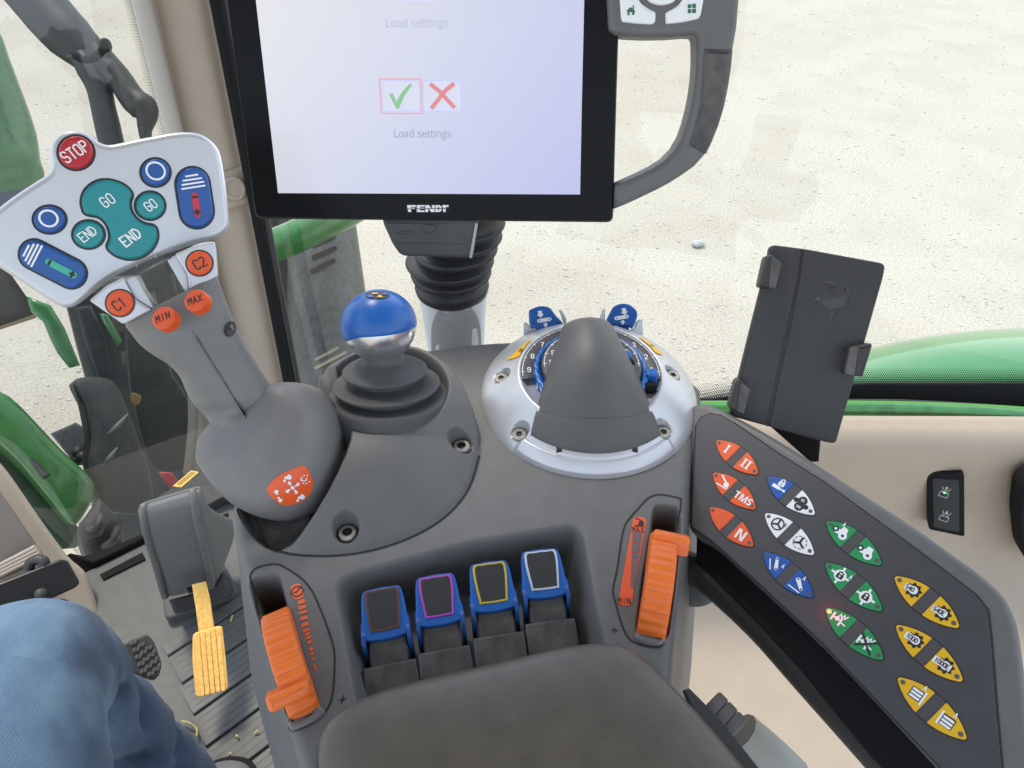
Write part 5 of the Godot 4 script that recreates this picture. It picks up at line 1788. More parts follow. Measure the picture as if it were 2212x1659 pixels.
	jbutton(t, "c_button", tf, circ(z1(1, 1293, 1058), 28.5, 27), M.orange2, 0.0012, "C2", z1(1, 1294, 1058), 0.0050, M.print_black, 13.0)
	var mf := frame(dep(345, 690, 0.3638), Vector3(-0.1, 0.86, 0.5), Vector3.FORWARD)
	for e in [[1055, 1408, 85, 50, "MIN", 30.0], [1263, 1295, 83, 48, "MAX", 26.0]]:
		b = MB.new()
		var q := z1(1, e[0], e[1])
		var c0 := fp(mf, q)
		var w := fp(mf, q + Vector2(e[2] / 3.0, 0)).distance_to(c0) * 0.88
		plate(b, circ(c0, w, -1, 32), mf, -0.0062, 0.0, 0.0012, 3)
		var bt := part("raised_button", b, M.orange2, t)
		b = MB.new()
		word(b, e[4], mf, c0, 0.0038, 0.0002, 0.13, e[5] * 0.6)
		part("letters", b, M.print_black, bt)
	# head buttons
	jbutton(t, "stop_button", f, circ(z1(1, 493, 342), 37.5, 35.5), M.red, 0.0026, "STOP", z1(1, 488, 338), 0.0053, M.print_white, 17.0)
	jbutton(t, "ring_button", f, circ(z1(1, 1008, 470), 30.5, 29), M.blue2, 0.0026, "o", z1(1, 1008, 462), 0.0, M.print_white)
	jbutton(t, "ring_button", f, circ(z1(1, 322, 775), 34, 28.5), M.blue2, 0.0026, "o", z1(1, 318, 768), 0.0, M.print_white)
	jbutton(t, "go_button", f, circ(z1(1, 973, 685), 31, 29), M.teal, 0.0022, "GO", z1(1, 975, 682), 0.0047, M.print_white, 17.0)
	jbutton(t, "end_button", f, circ(z1(1, 574, 872), 33, 29), M.teal, 0.0022, "END", z1(1, 568, 868), 0.0046, M.print_white, 19.0)
	var rk := jbutton(t, "rocker_button", f, spl(zz(1, [537, 700, 530, 660, 545, 600, 590, 550, 650, 523, 720, 522, 790, 545, 838, 582, 855, 618, 843, 660, 848, 715, 885, 770, 938, 803, 988, 812, 1012, 835, 1020, 885, 1002, 940, 962, 988, 900, 1022, 830, 1030, 762, 1012, 712, 977, 697, 945, 712, 905, 712, 860, 688, 800, 640, 757, 580, 745, 548, 730]), 3), M.teal, 0.0026, "", Vector2.ZERO, 0.0, M.print_white)
	b = MB.new()
	word(b, "GO", f, fp(f, z1(1, 696, 652)), 0.0051, 0.0028, 0.12, 17.0)
	word(b, "END", f, fp(f, z1(1, 846, 890)), 0.0052, 0.0028, 0.16, 19.0)
	part("letters", b, M.print_white, rk)
	for e in [[1248, 545, 1275, 722, 106.0, M.red2, 0.0], [222, 1000, 465, 1125, 92.0, mat(Color(0.05, 0.42, 0.3), 0.45), 1.0]]:
		var a := z1(1, e[0], e[1])
		var z := z1(1, e[2], e[3])
		var rr: float = e[4] / 3.0
		var k := jbutton(t, "slide_button", f, capsule(a, z, rr), M.blue2, 0.0028, "", Vector2.ZERO, 0.0, M.print_white)
		var d := (z - a).normalized()
		var s := d.orthogonal()
		for i in 4:
			b = MB.new()
			var o := a + d * (-18.0 + i * 8.5)
			var hw := [12.5, 19.5, 23.0, 24.5][i] as float
			strip(b, fps(f, PackedVector2Array([o - s * hw, o + s * hw])), 0.0009, f, 0.003)
			part("white_bar", b, M.print_white, k)
		b = MB.new()
		var c0 := a + d * (0.30 * (z - a).length() + 8)
		var c1 := z + d * 6.0
		plate(b, fps(f, capsule(c0, c1, 7.0)), f, 0.0025, 0.0031, 0.0001, 1)
		var ins := part("slide_inset", b, e[5], k)
		b = MB.new()
		strip(b, fps(f, PackedVector2Array([c0 + d * 3 - s * 4.5, c0 + d * 3 + s * 4.5])), 0.0011, f, 0.0033)
		strip(b, fps(f, PackedVector2Array([c1 - d * 4 - s * 5.0, c1 - d * 4 + s * 5.0])), 0.0011, f, 0.0033)
		strip(b, fps(f, PackedVector2Array([c1 - d * 9, c1 + d * 1])), 0.0011, f, 0.00333)
		part("plus_minus", b, M.print_black, ins)

func jbutton(t: Node, called: String, f: Fr, px: PackedVector2Array, m: Material, hh: float, s: String, at: Vector2, lh: float, lm: Material, deg := 0.0) -> MeshInstance3D:
	var q := ccw(fps(f, px))
	var c := Vector2.ZERO
	for p in q: c += p
	c /= q.size()
	var mi := miters(q)
	var gapm := PackedVector2Array()
	for i in q.size(): gapm.append(q[i] + mi[i] * (0.0011 if hh > 0.002 else 0.0006))
	var b := MB.new()
	plate(b, q, f, -0.001, hh, 0.0016, 4)
	var o := part(called, b, m, t)
	b = MB.new()
	plate(b, gapm, f, -0.001, 0.0003, 0.0002, 1)
	part("gap_ring", b, M.black if hh > 0.002 else M.dark, o)
	if s == "o":
		b = MB.new()
		var w := fp(f, at + Vector2(19.5, 0)).distance_to(fp(f, at))
		strip(b, circ(fp(f, at), w, -1, 36), 0.001, f, hh + 0.0002, true)
		part("white_ring", b, lm, o)
	elif s:
		b = MB.new()
		word(b, s, f, fp(f, at), lh, hh + 0.0002, 0.13, deg, 1.2)
		part("letters", b, lm, o)
	return o

# ---------- ball knob lever ----------
func ball_lever() -> void:
	var base := CON.at(cup_c, 0.016)
	var t := thing("ball_knob_lever", "blue and chrome ball knob lever on a grey rubber bellows", "lever", base)
	var ax0 := Vector3(0, cos(0.36), -sin(0.36))
	var c0 := CON.at(cup_c, 0.022) + Vector3(0.002, 0, 0.002)
	var ball := c0 + ax0 * 0.0475
	ball.x = dep(820, 703, 0.437).x
	var b := MB.new()
	var prof := [[0.0385, -0.024], [0.0388, -0.004], [0.0378, 0.0003], [0.0355, 0.0012], [0.029, 0.0018], [0.027, 0.0032], [0.0322, 0.0056], [0.0338, 0.0074], [0.0324, 0.0088], [0.022, 0.0102], [0.0195, 0.0122], [0.0252, 0.0148], [0.0267, 0.0168], [0.0256, 0.0183], [0.0185, 0.0222], [0.0132, 0.0252], [0.012, 0.03]]
	var g := []
	var pr := PackedVector2Array()
	for e in prof: pr.append(Vector2(e[0], e[1]))
	for e in spo(pr, 4):
		var c := c0 + ax0 * e.y
		c.x += (ball.x - c0.x) * clampf(e.y / 0.03, 0, 1) * 0.8
		g.append(ring(c, Vector3(e.x, 0, 0), Vector3(0, sin(0.36), cos(0.36)) * e.x, 56))
	grid(b, g, true)
	part("bellows", b, M.boot, t)
	# ball: chrome bowl with a blue cap over it
	var R := 0.0228
	var tl := Basis(Vector3(1, 0, 0), -0.45) * Basis(Vector3(0, 0, 1), 0.05)
	var seam := func(a: float) -> float:
		var beak := exp(-pow(wrapf(a - 2.55, -PI, PI) / 0.42, 2.0))
		return -0.06 - 0.2 * beak
	var cap := MB.new()
	var chrome := MB.new()
	var rows := []
	for i in 15:
		var row := []
		for j in 65:
			var a := TAU * (j % 64) / 64.0
			var beak := exp(-pow(wrapf(a - 2.75, -PI, PI) / 0.35, 2.0))
			var la: float = lerpf(seam.call(a), PI / 2 - 0.001, i / 14.0)
			var r := R * (1.0 + 0.05 * beak * cos(la))
			row.append(ball + tl * (Vector3(cos(a) * cos(la) * r, sin(la) * R * 0.96, sin(a) * cos(la) * r)))
		rows.append(row)
	var lip := []
	for p in rows[0]: lip.append(p + (ball - p).normalized() * 0.0012)
	rows.push_front(lip)
	grid(cap, rows, true)
	part("blue_cap", cap, M.blue, t)
	rows = []
	for i in 13:
		var row := []
		for j in 65:
			var a := TAU * (j % 64) / 64.0
			var beak := exp(-pow(wrapf(a - 2.75, -PI, PI) / 0.35, 2.0))
			var la: float = lerpf(-1.15, seam.call(a) + 0.02, i / 12.0)
			var r := R * (0.975 + 0.05 * beak * cos(la))
			row.append(ball + tl * (Vector3(cos(a) * cos(la) * r, sin(la) * R * 0.98, sin(a) * cos(la) * r)))
		rows.append(row)
	grid(chrome, rows, true)
	part("chrome_bowl", chrome, M.chrome, t)
	b = MB.new()
	rows = []
	for la in [-0.16, -0.13]:
		pass
	var e0 := MB.new()
	drape(e0, circ(z1(2, 787, 781), 27.0, 8.2, 26), cap, 0.0004, 1)
	var em := part("symbol_disc", e0, M.print_black, t)
	for e in [[772, 774, 0, M.print_yellow], [803, 793, 1, M.print_yellow], [745, 792, 2, M.blue], [832, 777, 0, M.blue]]:
		e0 = MB.new()
		var q := z1(2, e[0], e[1])
		drape(e0, rect(q.x, q.y, 12, 2.6), cap, 0.0008, 1)
		if e[2] >= 1: drape(e0, rect(q.x, q.y, 4.5, 5.6), cap, 0.0009, 1)
		part("sign", e0, e[3], em)

# ---------- round control dial ----------
var dcx := 0.0525
var dcz := -0.341
func ring_h(r: float) -> float:
	if r >= 0.0735: return 0.0
	var k := clampf((0.0735 - r) / 0.025, 0, 1)
	return 0.021 * pow(k, 0.75)
func ring_pt(u: float, w: float) -> Vector3:
	var h := 0.01
	var p := Vector3.ZERO
	for i in 6:
		p = onp(Vector3(0, 0.8 + h, 0), Vector3.UP, u, w)
		h = ring_h(Vector2(p.x - dcx, p.z - dcz).length())
	return p
func dial() -> void:
	var f := frame(Vector3(dcx, 0.8, dcz), Vector3.UP, Vector3.FORWARD)
	var t := thing("control_dial", "silver round control dial with a dark grey hood and blue ribbed rings", "control dial", f.o)
	var wells := []
	for e in [[255, 650], [372, 1015], [1308, 1000], [1370, 632]]:
		var q := z1(3, e[0], e[1])
		var p := ring_pt(q.x, q.y)
		wells.append(Vector2(p.x - dcx, -(p.z - dcz)))
	var b := MB.new()
	var g := []
	for i in 61:
		var r := lerpf(0.0742, 0.0475, i / 60.0)
		var row := []
		for j in 541:
			var a := TAU * (j % 540) / 540.0
			var p := Vector2(cos(a), sin(a)) * r
			var h := ring_h(r) if i > 0 else -0.004
			var fa := absf(wrapf(a + PI / 2, -PI, PI))
			var lip := smoothstep(0.775, 0.755, fa) * smoothstep(0.0735, 0.0728, r) * smoothstep(0.0622, 0.0628, r)
			h += 0.0016 * lip
			lip = smoothstep(0.775, 0.755, fa) * smoothstep(0.0672, 0.0668, r) * smoothstep(0.0658, 0.0662, r)
			h -= 0.0007 * lip
			for w in wells:
				var d: float = p.distance_to(w)
				if d < 0.0075: h = lerpf(minf(h, ring_h(w.length()) - 0.0042), h, smoothstep(0.0052, 0.0062, d))
			row.append(f.at(p, h))
		g.append(row)
	grid(b, g, true, Vector3.UP)
	part("silver_ring", b, M.silver2, t)
	for w in wells:
		b = MB.new()
		var wf := frame(f.at(w, ring_h(w.length()) - 0.0042), Vector3(w.x * 2.0, 1, -w.y * 2.0), Vector3.FORWARD)
		lathe(b, wf, [[0.002, 0.0022], [0.0042, 0.0022], [0.0048, 0.0015], [0.0048, -0.001]], 24)
		var sc := part("screw", b, M.steel, t)
		b = MB.new()
		var star := PackedVector2Array()
		for k in 12: star.append(Vector2.from_angle(TAU * k / 12.0) * (0.0024 if k % 2 == 0 else 0.0017))
		plate(b, star, wf, 0.0, 0.0013)
		part("screw_socket", b, M.frame, sc)
	# slots at the hood edge
	for s in [-1.0, 1.0]:
		b = MB.new()
		var a: float = -PI / 2 + s * 0.375
		var sf := frame(f.at(Vector2.from_angle(a) * 0.0640, 0.0), Vector3.UP, Vector3(0, 0, -1))
		box(b, sf, 0, 0.0, 0.0032, 0.0032, 0.004, ring_h(0.0645) + 0.0026)
		part("dark_slot", b, M.seam, t)
	b = MB.new()
	lathe(b, f, [[0.0478, 0.0215], [0.047, 0.0215], [0.044, 0.017], [0.03, 0.0165]], 72)
	part("inner_tray", b, M.silver, t)
	# printed scale ring, open at the front
	b = MB.new()
	lathe(b, f, [[0.0470, 0.0195], [0.0470, 0.0206], [0.0464, 0.0211], [0.0365, 0.0211], [0.0365, 0.017]], 72, -0.16, PI + 0.16)
	var sc1 := part("outer_scale", b, M.face, t)
	b = MB.new()
	var arc := PackedVector2Array()
	for i in 41: arc.append(Vector2.from_angle(-0.1 + (PI + 0.2) * i / 40.0) * 0.0455)
	strip(b, arc, 0.0004, f, 0.0214)
	for i in 11:
		var a := -0.02 + (PI + 0.04) * i / 10.0
		strip(b, PackedVector2Array([Vector2.from_angle(a) * 0.0445, Vector2.from_angle(a) * 0.0462]), 0.0005, f, 0.0215)
	for e in [["9", 0.0411, PI - 0.03], ["8", 0.0411, PI - 0.36], ["7", 0.0411, PI - 0.7], ["1", 0.0411, 0.03], ["2", 0.0411, 0.34], ["3", 0.0411, 0.68]]: word(b, e[0], f, Vector2.from_angle(e[2]) * e[1], 0.0042, 0.0214, 0.14)
	part("scale_figures", b, M.print_white, sc1)
	# blue ribbed rings and inner scale
	for e in [[0.0378, 0.0335, 0.017, 0.0245, 30], [0.0215, 0.018, 0.022, 0.033, 20]]:
		b = MB.new()
		g = []
		for p in [[e[0], e[2]], [e[0], e[3] - 0.001], [e[0] - 0.001, e[3]], [e[1], e[3]], [e[1], e[2]]]:
			var row := []
			for j in 241:
				var a := TAU * (j % 240) / 240.0
				var rr: float = p[0]
				if p[0] > e[1]: rr += 0.0010 * (pow(absf(sin(a * e[4] / 2.0)), 0.6) - 0.5)
				row.append(f.at(Vector2(cos(a), sin(a)) * rr, p[1]))
			g.append(row)
		grid(b, g, true)
		part("blue_ring", b, M.blue, t)
		var rr: float = e[0]
		b = MB.new()
		var an := -0.16 if rr > 0.03 else 0.25
		var tf := frame(f.at(Vector2.from_angle(an) * (rr + 0.002), e[2] + 0.003), Vector3.UP, Vector3(0, 0, -1))
		plate(b, rnd(rect(0, 0, 0.008, 0.007), 0.002), tf, -0.004, 0.007, 0.0015)
		part("blue_stop", b, M.blue, t)
		b = MB.new()
		tf = frame(f.at(Vector2.from_angle(an - 0.22) * (rr + 0.003), e[2] + 0.002), Vector3.UP, Vector3(0, 0, -1))
		plate(b, rnd(rect(0, 0, 0.008, 0.004), 0.001), tf, -0.004, 0.0055, 0.001)
		part("black_stop", b, M.darker, t)
	b = MB.new()
	lathe(b, f, [[0.0332, 0.018], [0.0332, 0.0265], [0.0325, 0.0282], [0.0315, 0.0285], [0.0222, 0.0285]], 72)
	var sc2 := part("inner_scale", b, M.face, t)
	b = MB.new()
	arc = PackedVector2Array()
	for i in 41: arc.append(Vector2.from_angle(-0.1 + (PI + 0.2) * i / 40.0) * 0.0312)
	strip(b, arc, 0.0004, f, 0.0287)
	for i in 11:
		var a := -0.02 + (PI + 0.04) * i / 10.0
		strip(b, PackedVector2Array([Vector2.from_angle(a) * 0.0298, Vector2.from_angle(a) * 0.0318]), 0.0005, f, 0.0288)
	for e in [["9", 0.0266, PI - 0.03], ["8", 0.0268, PI - 0.38], ["7", 0.0272, PI - 0.74], ["1", 0.0262, 0.08], ["2", 0.0268, 0.42], ["3", 0.0274, 0.74]]: word(b, e[0], f, Vector2.from_angle(e[2]) * e[1], 0.0042, 0.0287, 0.13)
	part("scale_figures", b, M.print_white, sc2)
	b = MB.new()
	lathe(b, f, [[0.0185, 0.018], [0.0185, 0.03], [0.017, 0.0315], [0.00002, 0.032]], 40)
	part("hub", b, M.dark, t)
	# hood: half cone from the front arc up to a blunt crest
	var hood := MB.new()
	var band := MB.new()
	var rows := []
	for i in 25:
		var s := i / 20.0
		var row := []
		for j in 33:
			var q := -1.0 + j / 16.0
			var ph := q * deg_to_rad(40.5)
			var p0 := Vector3(dcx + 0.0632 * sin(ph), 0.8 + ring_h(0.0632) + 0.0012, dcz + 0.0632 * cos(ph))
			var ap := q * PI / 2
			var p1 := Vector3(dcx - 0.001 + 0.0178 * sin(ap), 0.8515 - 0.019 * (1.0 - cos(ap)), -0.358 - 0.012 * (1.0 - cos(ap)))
			if i <= 20:
				var p := p0.lerp(p1, s)
				p += Vector3(0.12 * q * 0.012 * (1.0 - s), 0.0155 * (1.0 - q * q * 0.62), 0.003) * sin(PI * s) * (0.8 + 0.2 * s)
				row.append(p)
			else:
				var k := (i - 20) / 4.0
				var c := Vector3(dcx - 0.001, 0.832, -0.370)
				var p := p1.lerp(c, 1.0 - cos(k * PI / 2))
				p.z -= 0.010 * sin(k * PI / 2) * (1.0 - absf(q) * 0.3)
				p.y -= 0.004 * k * k
				row.append(p)
		# skirts down to the dial
		var lft: Vector3 = row[0]
		var rgt: Vector3 = row[32]
		row.push_front(Vector3(lft.x + 0.001, 0.819, lft.z)); row.append(Vector3(rgt.x - 0.001, 0.819, rgt.z))
		rows.append(row)
	grid(hood, rows.slice(4, 25), false, Vector3(0, 1, 0.8))
	part("hood", hood, M.hood, t)
	var low := []
	for r in rows.slice(0, 5):
		var row := []
		for p in r.slice(1, 34): row.append(p + Vector3(0, 0.0005, 0.0004))
		low.append(row)
	var under := []
	for p in low[0]: under.append(p + Vector3(0, -0.003, -0.0005))
	low.push_front(under)
	var seam_row := []
	for p in low[-1]: seam_row.append(p + Vector3(0, -0.0009, -0.0003))
	low.append(seam_row)
	grid(band, low, false, Vector3(0, 1, 0.8))
	part("hood_band", band, M.hood, t)
	# yellow labels on the ring
	for e in [[290, 557, 352, 500, 432, 428, 456, 424, 440, 470, 388, 520, 350, 540], [1140, 405, 1165, 408, 1215, 440, 1285, 500, 1297, 524, 1250, 505, 1205, 475]]:
		b = MB.new()
		var rt := MB.new()
		var rg := []
		for i in 13:
			var r := lerpf(0.0733, 0.0490, i / 12.0)
			var row := []
			for j in 91: row.append(f.at(Vector2.from_angle(TAU * j / 90.0) * r, ring_h(r)))
			rg.append(row)
		grid(rt, rg, true, Vector3.UP)
		drape(b, zz(3, e), rt, 0.0006, 2)
		var lb := part("yellow_label", b, M.print_yellow, t)
		b = MB.new()
		var c := Vector2.ZERO
		for p in zz(3, e): c += p
		c /= e.size() / 2
		drape(b, line_poly(PackedVector2Array([c + Vector2(-5, 3), c + Vector2(2, -3)]), 2.6), rt, 0.001, 1)
		drape(b, line_poly(PackedVector2Array([c + Vector2(-1, 4), c + Vector2(6, -1)]), 1.6), rt, 0.0011, 1)
		part("label_mark", b, mat(Color(0.2, 0.09, 0.01), 0.5), lb)
	# two blue paddles behind it
	for e in [[[433, 240, 445, 222, 490, 203, 535, 200, 575, 215, 610, 262, 645, 298, 640, 318, 500, 358, 470, 345, 440, 320], [508, 255, 532, 292], "left"], [[935, 300, 965, 235, 990, 200, 1040, 183, 1090, 192, 1130, 225, 1140, 260, 1125, 310, 1105, 345, 1075, 330, 940, 318], [1052, 238, 1032, 275], "right"]]:
		var q := zz(3, e[0])
		var c := Vector2.ZERO
		for p in q: c += p
		c /= q.size()
		var pf := frame(dep(c.x, c.y, 0.524), Vector3(0, 0.72, 0.69), Vector3.UP)
		var pt := thing("paddle_switch", "blue paddle switch with white lever symbols, %s" % ("nearer the screen post, left of the hood tip" if e[2] == "left" else "nearer the phone holder, right of the hood tip"), "switch", pf.o, "blue paddle switches behind the dial")
		b = MB.new()
		plate(b, spl(fps(pf, q), 4), pf, -0.005, 0.0, 0.0018, 4)
		var pd := part("paddle", b, M.blue, pt)
		b = MB.new()
		var lipc := [fp(pf, z1(3, e[0][-6] * 0.5 + e[0][-4] * 0.5, e[0][-5] * 0.5 + e[0][-3] * 0.5))]
		box(b, pf, lipc[0].x + (0.006 if e[2] == "left" else -0.004), lipc[0].y - 0.003, 0.008, 0.012, -0.02, -0.004, 0.001)
		part("paddle_stem", b, M.blue2, pt)
		b = MB.new()
		var o := z1(3, e[1][0], e[1][1])
		var d := Vector2(0, 1)
		plate(b, fps(pf, PackedVector2Array([o + Vector2(-6, -7), o + Vector2(3, -8), o + Vector2(4, 0), o + Vector2(8, -1), o + Vector2(1, 7), o + Vector2(-8, 1), o + Vector2(-4, 0)])), pf, -0.001, 0.0002)
		var o2 := z1(3, e[1][2], e[1][3])
		plate(b, fps(pf, capsule(o2 + Vector2(-11, 2), o2 + Vector2(12, -2), 4.0, 8)), pf, -0.001, 0.0002)
		plate(b, fps(pf, PackedVector2Array([o2 + Vector2(4, 5), o2 + Vector2(9, 11), o2 + Vector2(6, 11), o2 + Vector2(5, 15), o2 + Vector2(0, 14), o2 + Vector2(1, 10), o2 + Vector2(-3, 10)])), pf, -0.001, 0.0002)
		var sy := part("paddle_symbol", b, M.print_white, pd)
		b = MB.new()
		plate(b, fps(pf, circ(o2 + Vector2(-10, 2), 1.6, 1.6, 10)), pf, -0.001, 0.0003)
		plate(b, fps(pf, circ(o2 + Vector2(11, -2), 1.6, 1.6, 10)), pf, -0.001, 0.0003)
		part("pivot_dot", b, M.blue2, sy)
	# silver brackets for the paddles
	for e in [[630, 228, 650, 228, 680, 285, 675, 318, 660, 312, 640, 250], [402, 312, 415, 306, 440, 330, 500, 378, 500, 402, 440, 420, 402, 420], [915, 222, 930, 222, 928, 300, 900, 308, 898, 280], [1150, 290, 1172, 288, 1174, 410, 1145, 405, 1090, 385, 1090, 362, 1120, 345, 1130, 310]]:
		b = MB.new()
		var q := zz(3, e)
		var c := Vector2.ZERO
		for p in q: c += p
		c /= q.size()
		var pf := frame(dep(c.x, c.y, 0.528), Vector3(0.1, 0.6, 0.8), Vector3.UP)
		plate(b, fps(pf, q), pf, -0.003, 0.0, 0.0008, 2)
		part("paddle_bracket", b, M.silver2, t)

# ---------- button wing ----------
var WF: Fr
func button_wing() -> void:
	var n := Vector3(-0.56, 1, 0.22).normalized()
	var q0 := Vector3(0.116, 0.8, -0.307)
	var a := z1(4, 380, 120)
	var z := z1(4, 1100, 560)
	var f := frame(onp(q0, n, a.x, a.y), n, Vector3.FORWARD)
	var xd := (onp(q0, n, z.x, z.y) - f.o).normalized()
	f.x = xd; f.y = n.cross(xd)
	WF = f
	var t := thing("button_panel", "sloping dark panel of coloured almond-shaped buttons, on the right of the console", "button panel", f.o)
	var b := MB.new()
	plate(b, spl(fps(f, zz(4, [92, 60, 110, 20, 160, 8, 235, 34, 380, 108, 550, 208, 700, 302, 900, 430, 1100, 558, 1300, 700, 1420, 788, 1505, 868, 1552, 945, 1590, 1080, 1640, 1500, 1700, 2000, 1560, 2100, 1400, 1880, 1230, 1680, 1060, 1494, 700, 1112, 400, 830, 200, 648, 96, 580, 92, 450, 95, 250])), 3), f, -0.016, 0.0, 0.005, 5)
	part("wing_body", b, M.grey, t)
	var face := ccw(fps(f, zz(4, [128, 120, 150, 82, 190, 66, 235, 72, 300, 108, 500, 246, 700, 372, 1000, 590, 1200, 738, 1390, 885, 1440, 950, 1455, 1080, 1480, 1400, 1530, 1950, 1440, 1900, 1225, 1650, 1060, 1478, 700, 1098, 400, 818, 200, 638, 106, 574, 114, 450, 122, 250])))
	b = MB.new()
	var mi := miters(face)
	var gp := PackedVector2Array()
	for i in face.size(): gp.append(face[i] + mi[i] * 0.0009)
	plate(b, gp, f, -0.002, 0.0005, 0.0002, 1)
	part("face_gap", b, mat(Color(0.035, 0.03, 0.028), 0.8), t)
	b = MB.new()
	plate(b, rnd(face, 0.002), f, -0.002, 0.0014, 0.0006, 2)
	part("face_plate", b, M.face, t)
	# dark flank and the rail below
	b = MB.new()
	var fl2 := fps(f, zz(4, [92, 560, 106, 576, 200, 640, 400, 820, 700, 1100, 1060, 1480, 1230, 1660, 1450, 1900, 1300, 2000, 900, 1600, 560, 1180, 330, 930, 150, 745, 88, 690]))
	plate(b, fl2, f, -0.03, -0.0165, 0.002)
	part("flank", b, M.darker, t)
	b = MB.new()
	var pp := []
	for e in [[60, 745], [130, 770], [200, 812], [420, 1010], [640, 1250], [860, 1490], [1040, 1690], [1240, 1920]]:
		var q := z1(4, e[0], e[1])
		pp.append(onp(f.o - n * 0.033, n, q.x, q.y))
	tube(b, sp3(pp, 4), 0.0105, 12, true, n, 1.3)
	part("rail", b, M.dark, t)
	b = MB.new()
	var kq := z1(4, 112, 812)
	var kf := frame(onp(f.o - n * 0.05, n, kq.x, kq.y), Vector3(-0.2, 0.8, 0.55), Vector3.UP)
	puff(b, circ(Vector2.ZERO, 0.0185, 0.017, 28), kf, -0.02, 0.008, Vector2.ZERO, 8, 1.0, 0.3)
	part("rail_joint", b, M.boot, t)
	# the almond keys
	var cs := [Vector2(5.8, -22), Vector2(18.2, -40.2), Vector2(30.8, -58.7), Vector2(45.9, -23.4), Vector2(59, -42.2), Vector2(72.2, -61.2), Vector2(87.8, -26), Vector2(101.2, -45.5), Vector2(114.8, -64.9), Vector2(130.8, -30.3), Vector2(144.7, -50.4), Vector2(158.9, -70.7)]
	var col := [M.print_orange, M.print_orange, M.print_orange, M.print_blue, M.print_white, M.print_blue, M.print_green, M.print_green, M.print_green, M.print_yellow, M.print_yellow, M.print_yellow]
	for i in 12:
		var kf2: Fr = f.turned(cs[i] * 0.001, -5.1)
		var R := 0.0274
		var lens := func(x0: float, x1: float, gw: float) -> PackedVector2Array:
			var o := PackedVector2Array()
			for k in 17: o.append(Vector2(lerpf(x0, x1, k / 16.0), 0))
			var r := PackedVector2Array()
			for p in o: r.append(Vector2(p.x, -(sqrt((R + gw) * (R + gw) - p.x * p.x) - (R - 0.0067))))
			for k in 17:
				var x := o[16 - k].x
				r.append(Vector2(x, sqrt((R + gw) * (R + gw) - x * x) - (R - 0.0067)))
			return r
		b = MB.new()
		plate(b, lens.call(-0.0175, 0.0175, 0.00045), kf2, 0.001, 0.0016, 0.0)
		var back := part("button", b, M.print_black, t)
		b = MB.new()
		plate(b, lens.call(-0.0031, 0.0031, -0.0001), kf2, 0.0012, 0.0018, 0.0)
		part("middle_band", b, mat(Color(0.06, 0.06, 0.064), 0.5), back)
		for s in [-1, 1]:
			var m: Material = col[i]
			if i == 3 and s == 1: m = M.print_white
			b = MB.new()
			plate(b, lens.call(0.00285 * s, 0.0171 * s, 0.0), kf2, 0.0012, 0.0023, 0.0004, 2)
			part("button_lens", b, m, back)
			b = MB.new()
			plate(b, circ(Vector2(0.0147 * s, 0), 0.0011, -1, 14), kf2, 0.002, 0.0025)
			var lit: bool = i == 8 and s == -1
			part("indicator", b, glow(Color(1.0, 0.1, 0.05), 3.0) if lit else mat(Color(0.09, 0.085, 0.08), 0.5), back)
			key_symbol(i, s, kf2.turned(Vector2(0.0079 * s, 0), 8.0, 0.0001), back)
		if i == 8:
			var l := OmniLight3D.new()
			l.name = "indicator_light"
			l.position = f.turned(cs[i] * 0.001, -5.1).at(Vector2(-0.0147, 0), 0.004) - f.o
			l.light_color = Color(1, 0.15, 0.08); l.light_energy = 0.00006; l.omni_range = 0.2; l.light_size = 0.001; l.shadow_enabled = true
			t.add_child(l)

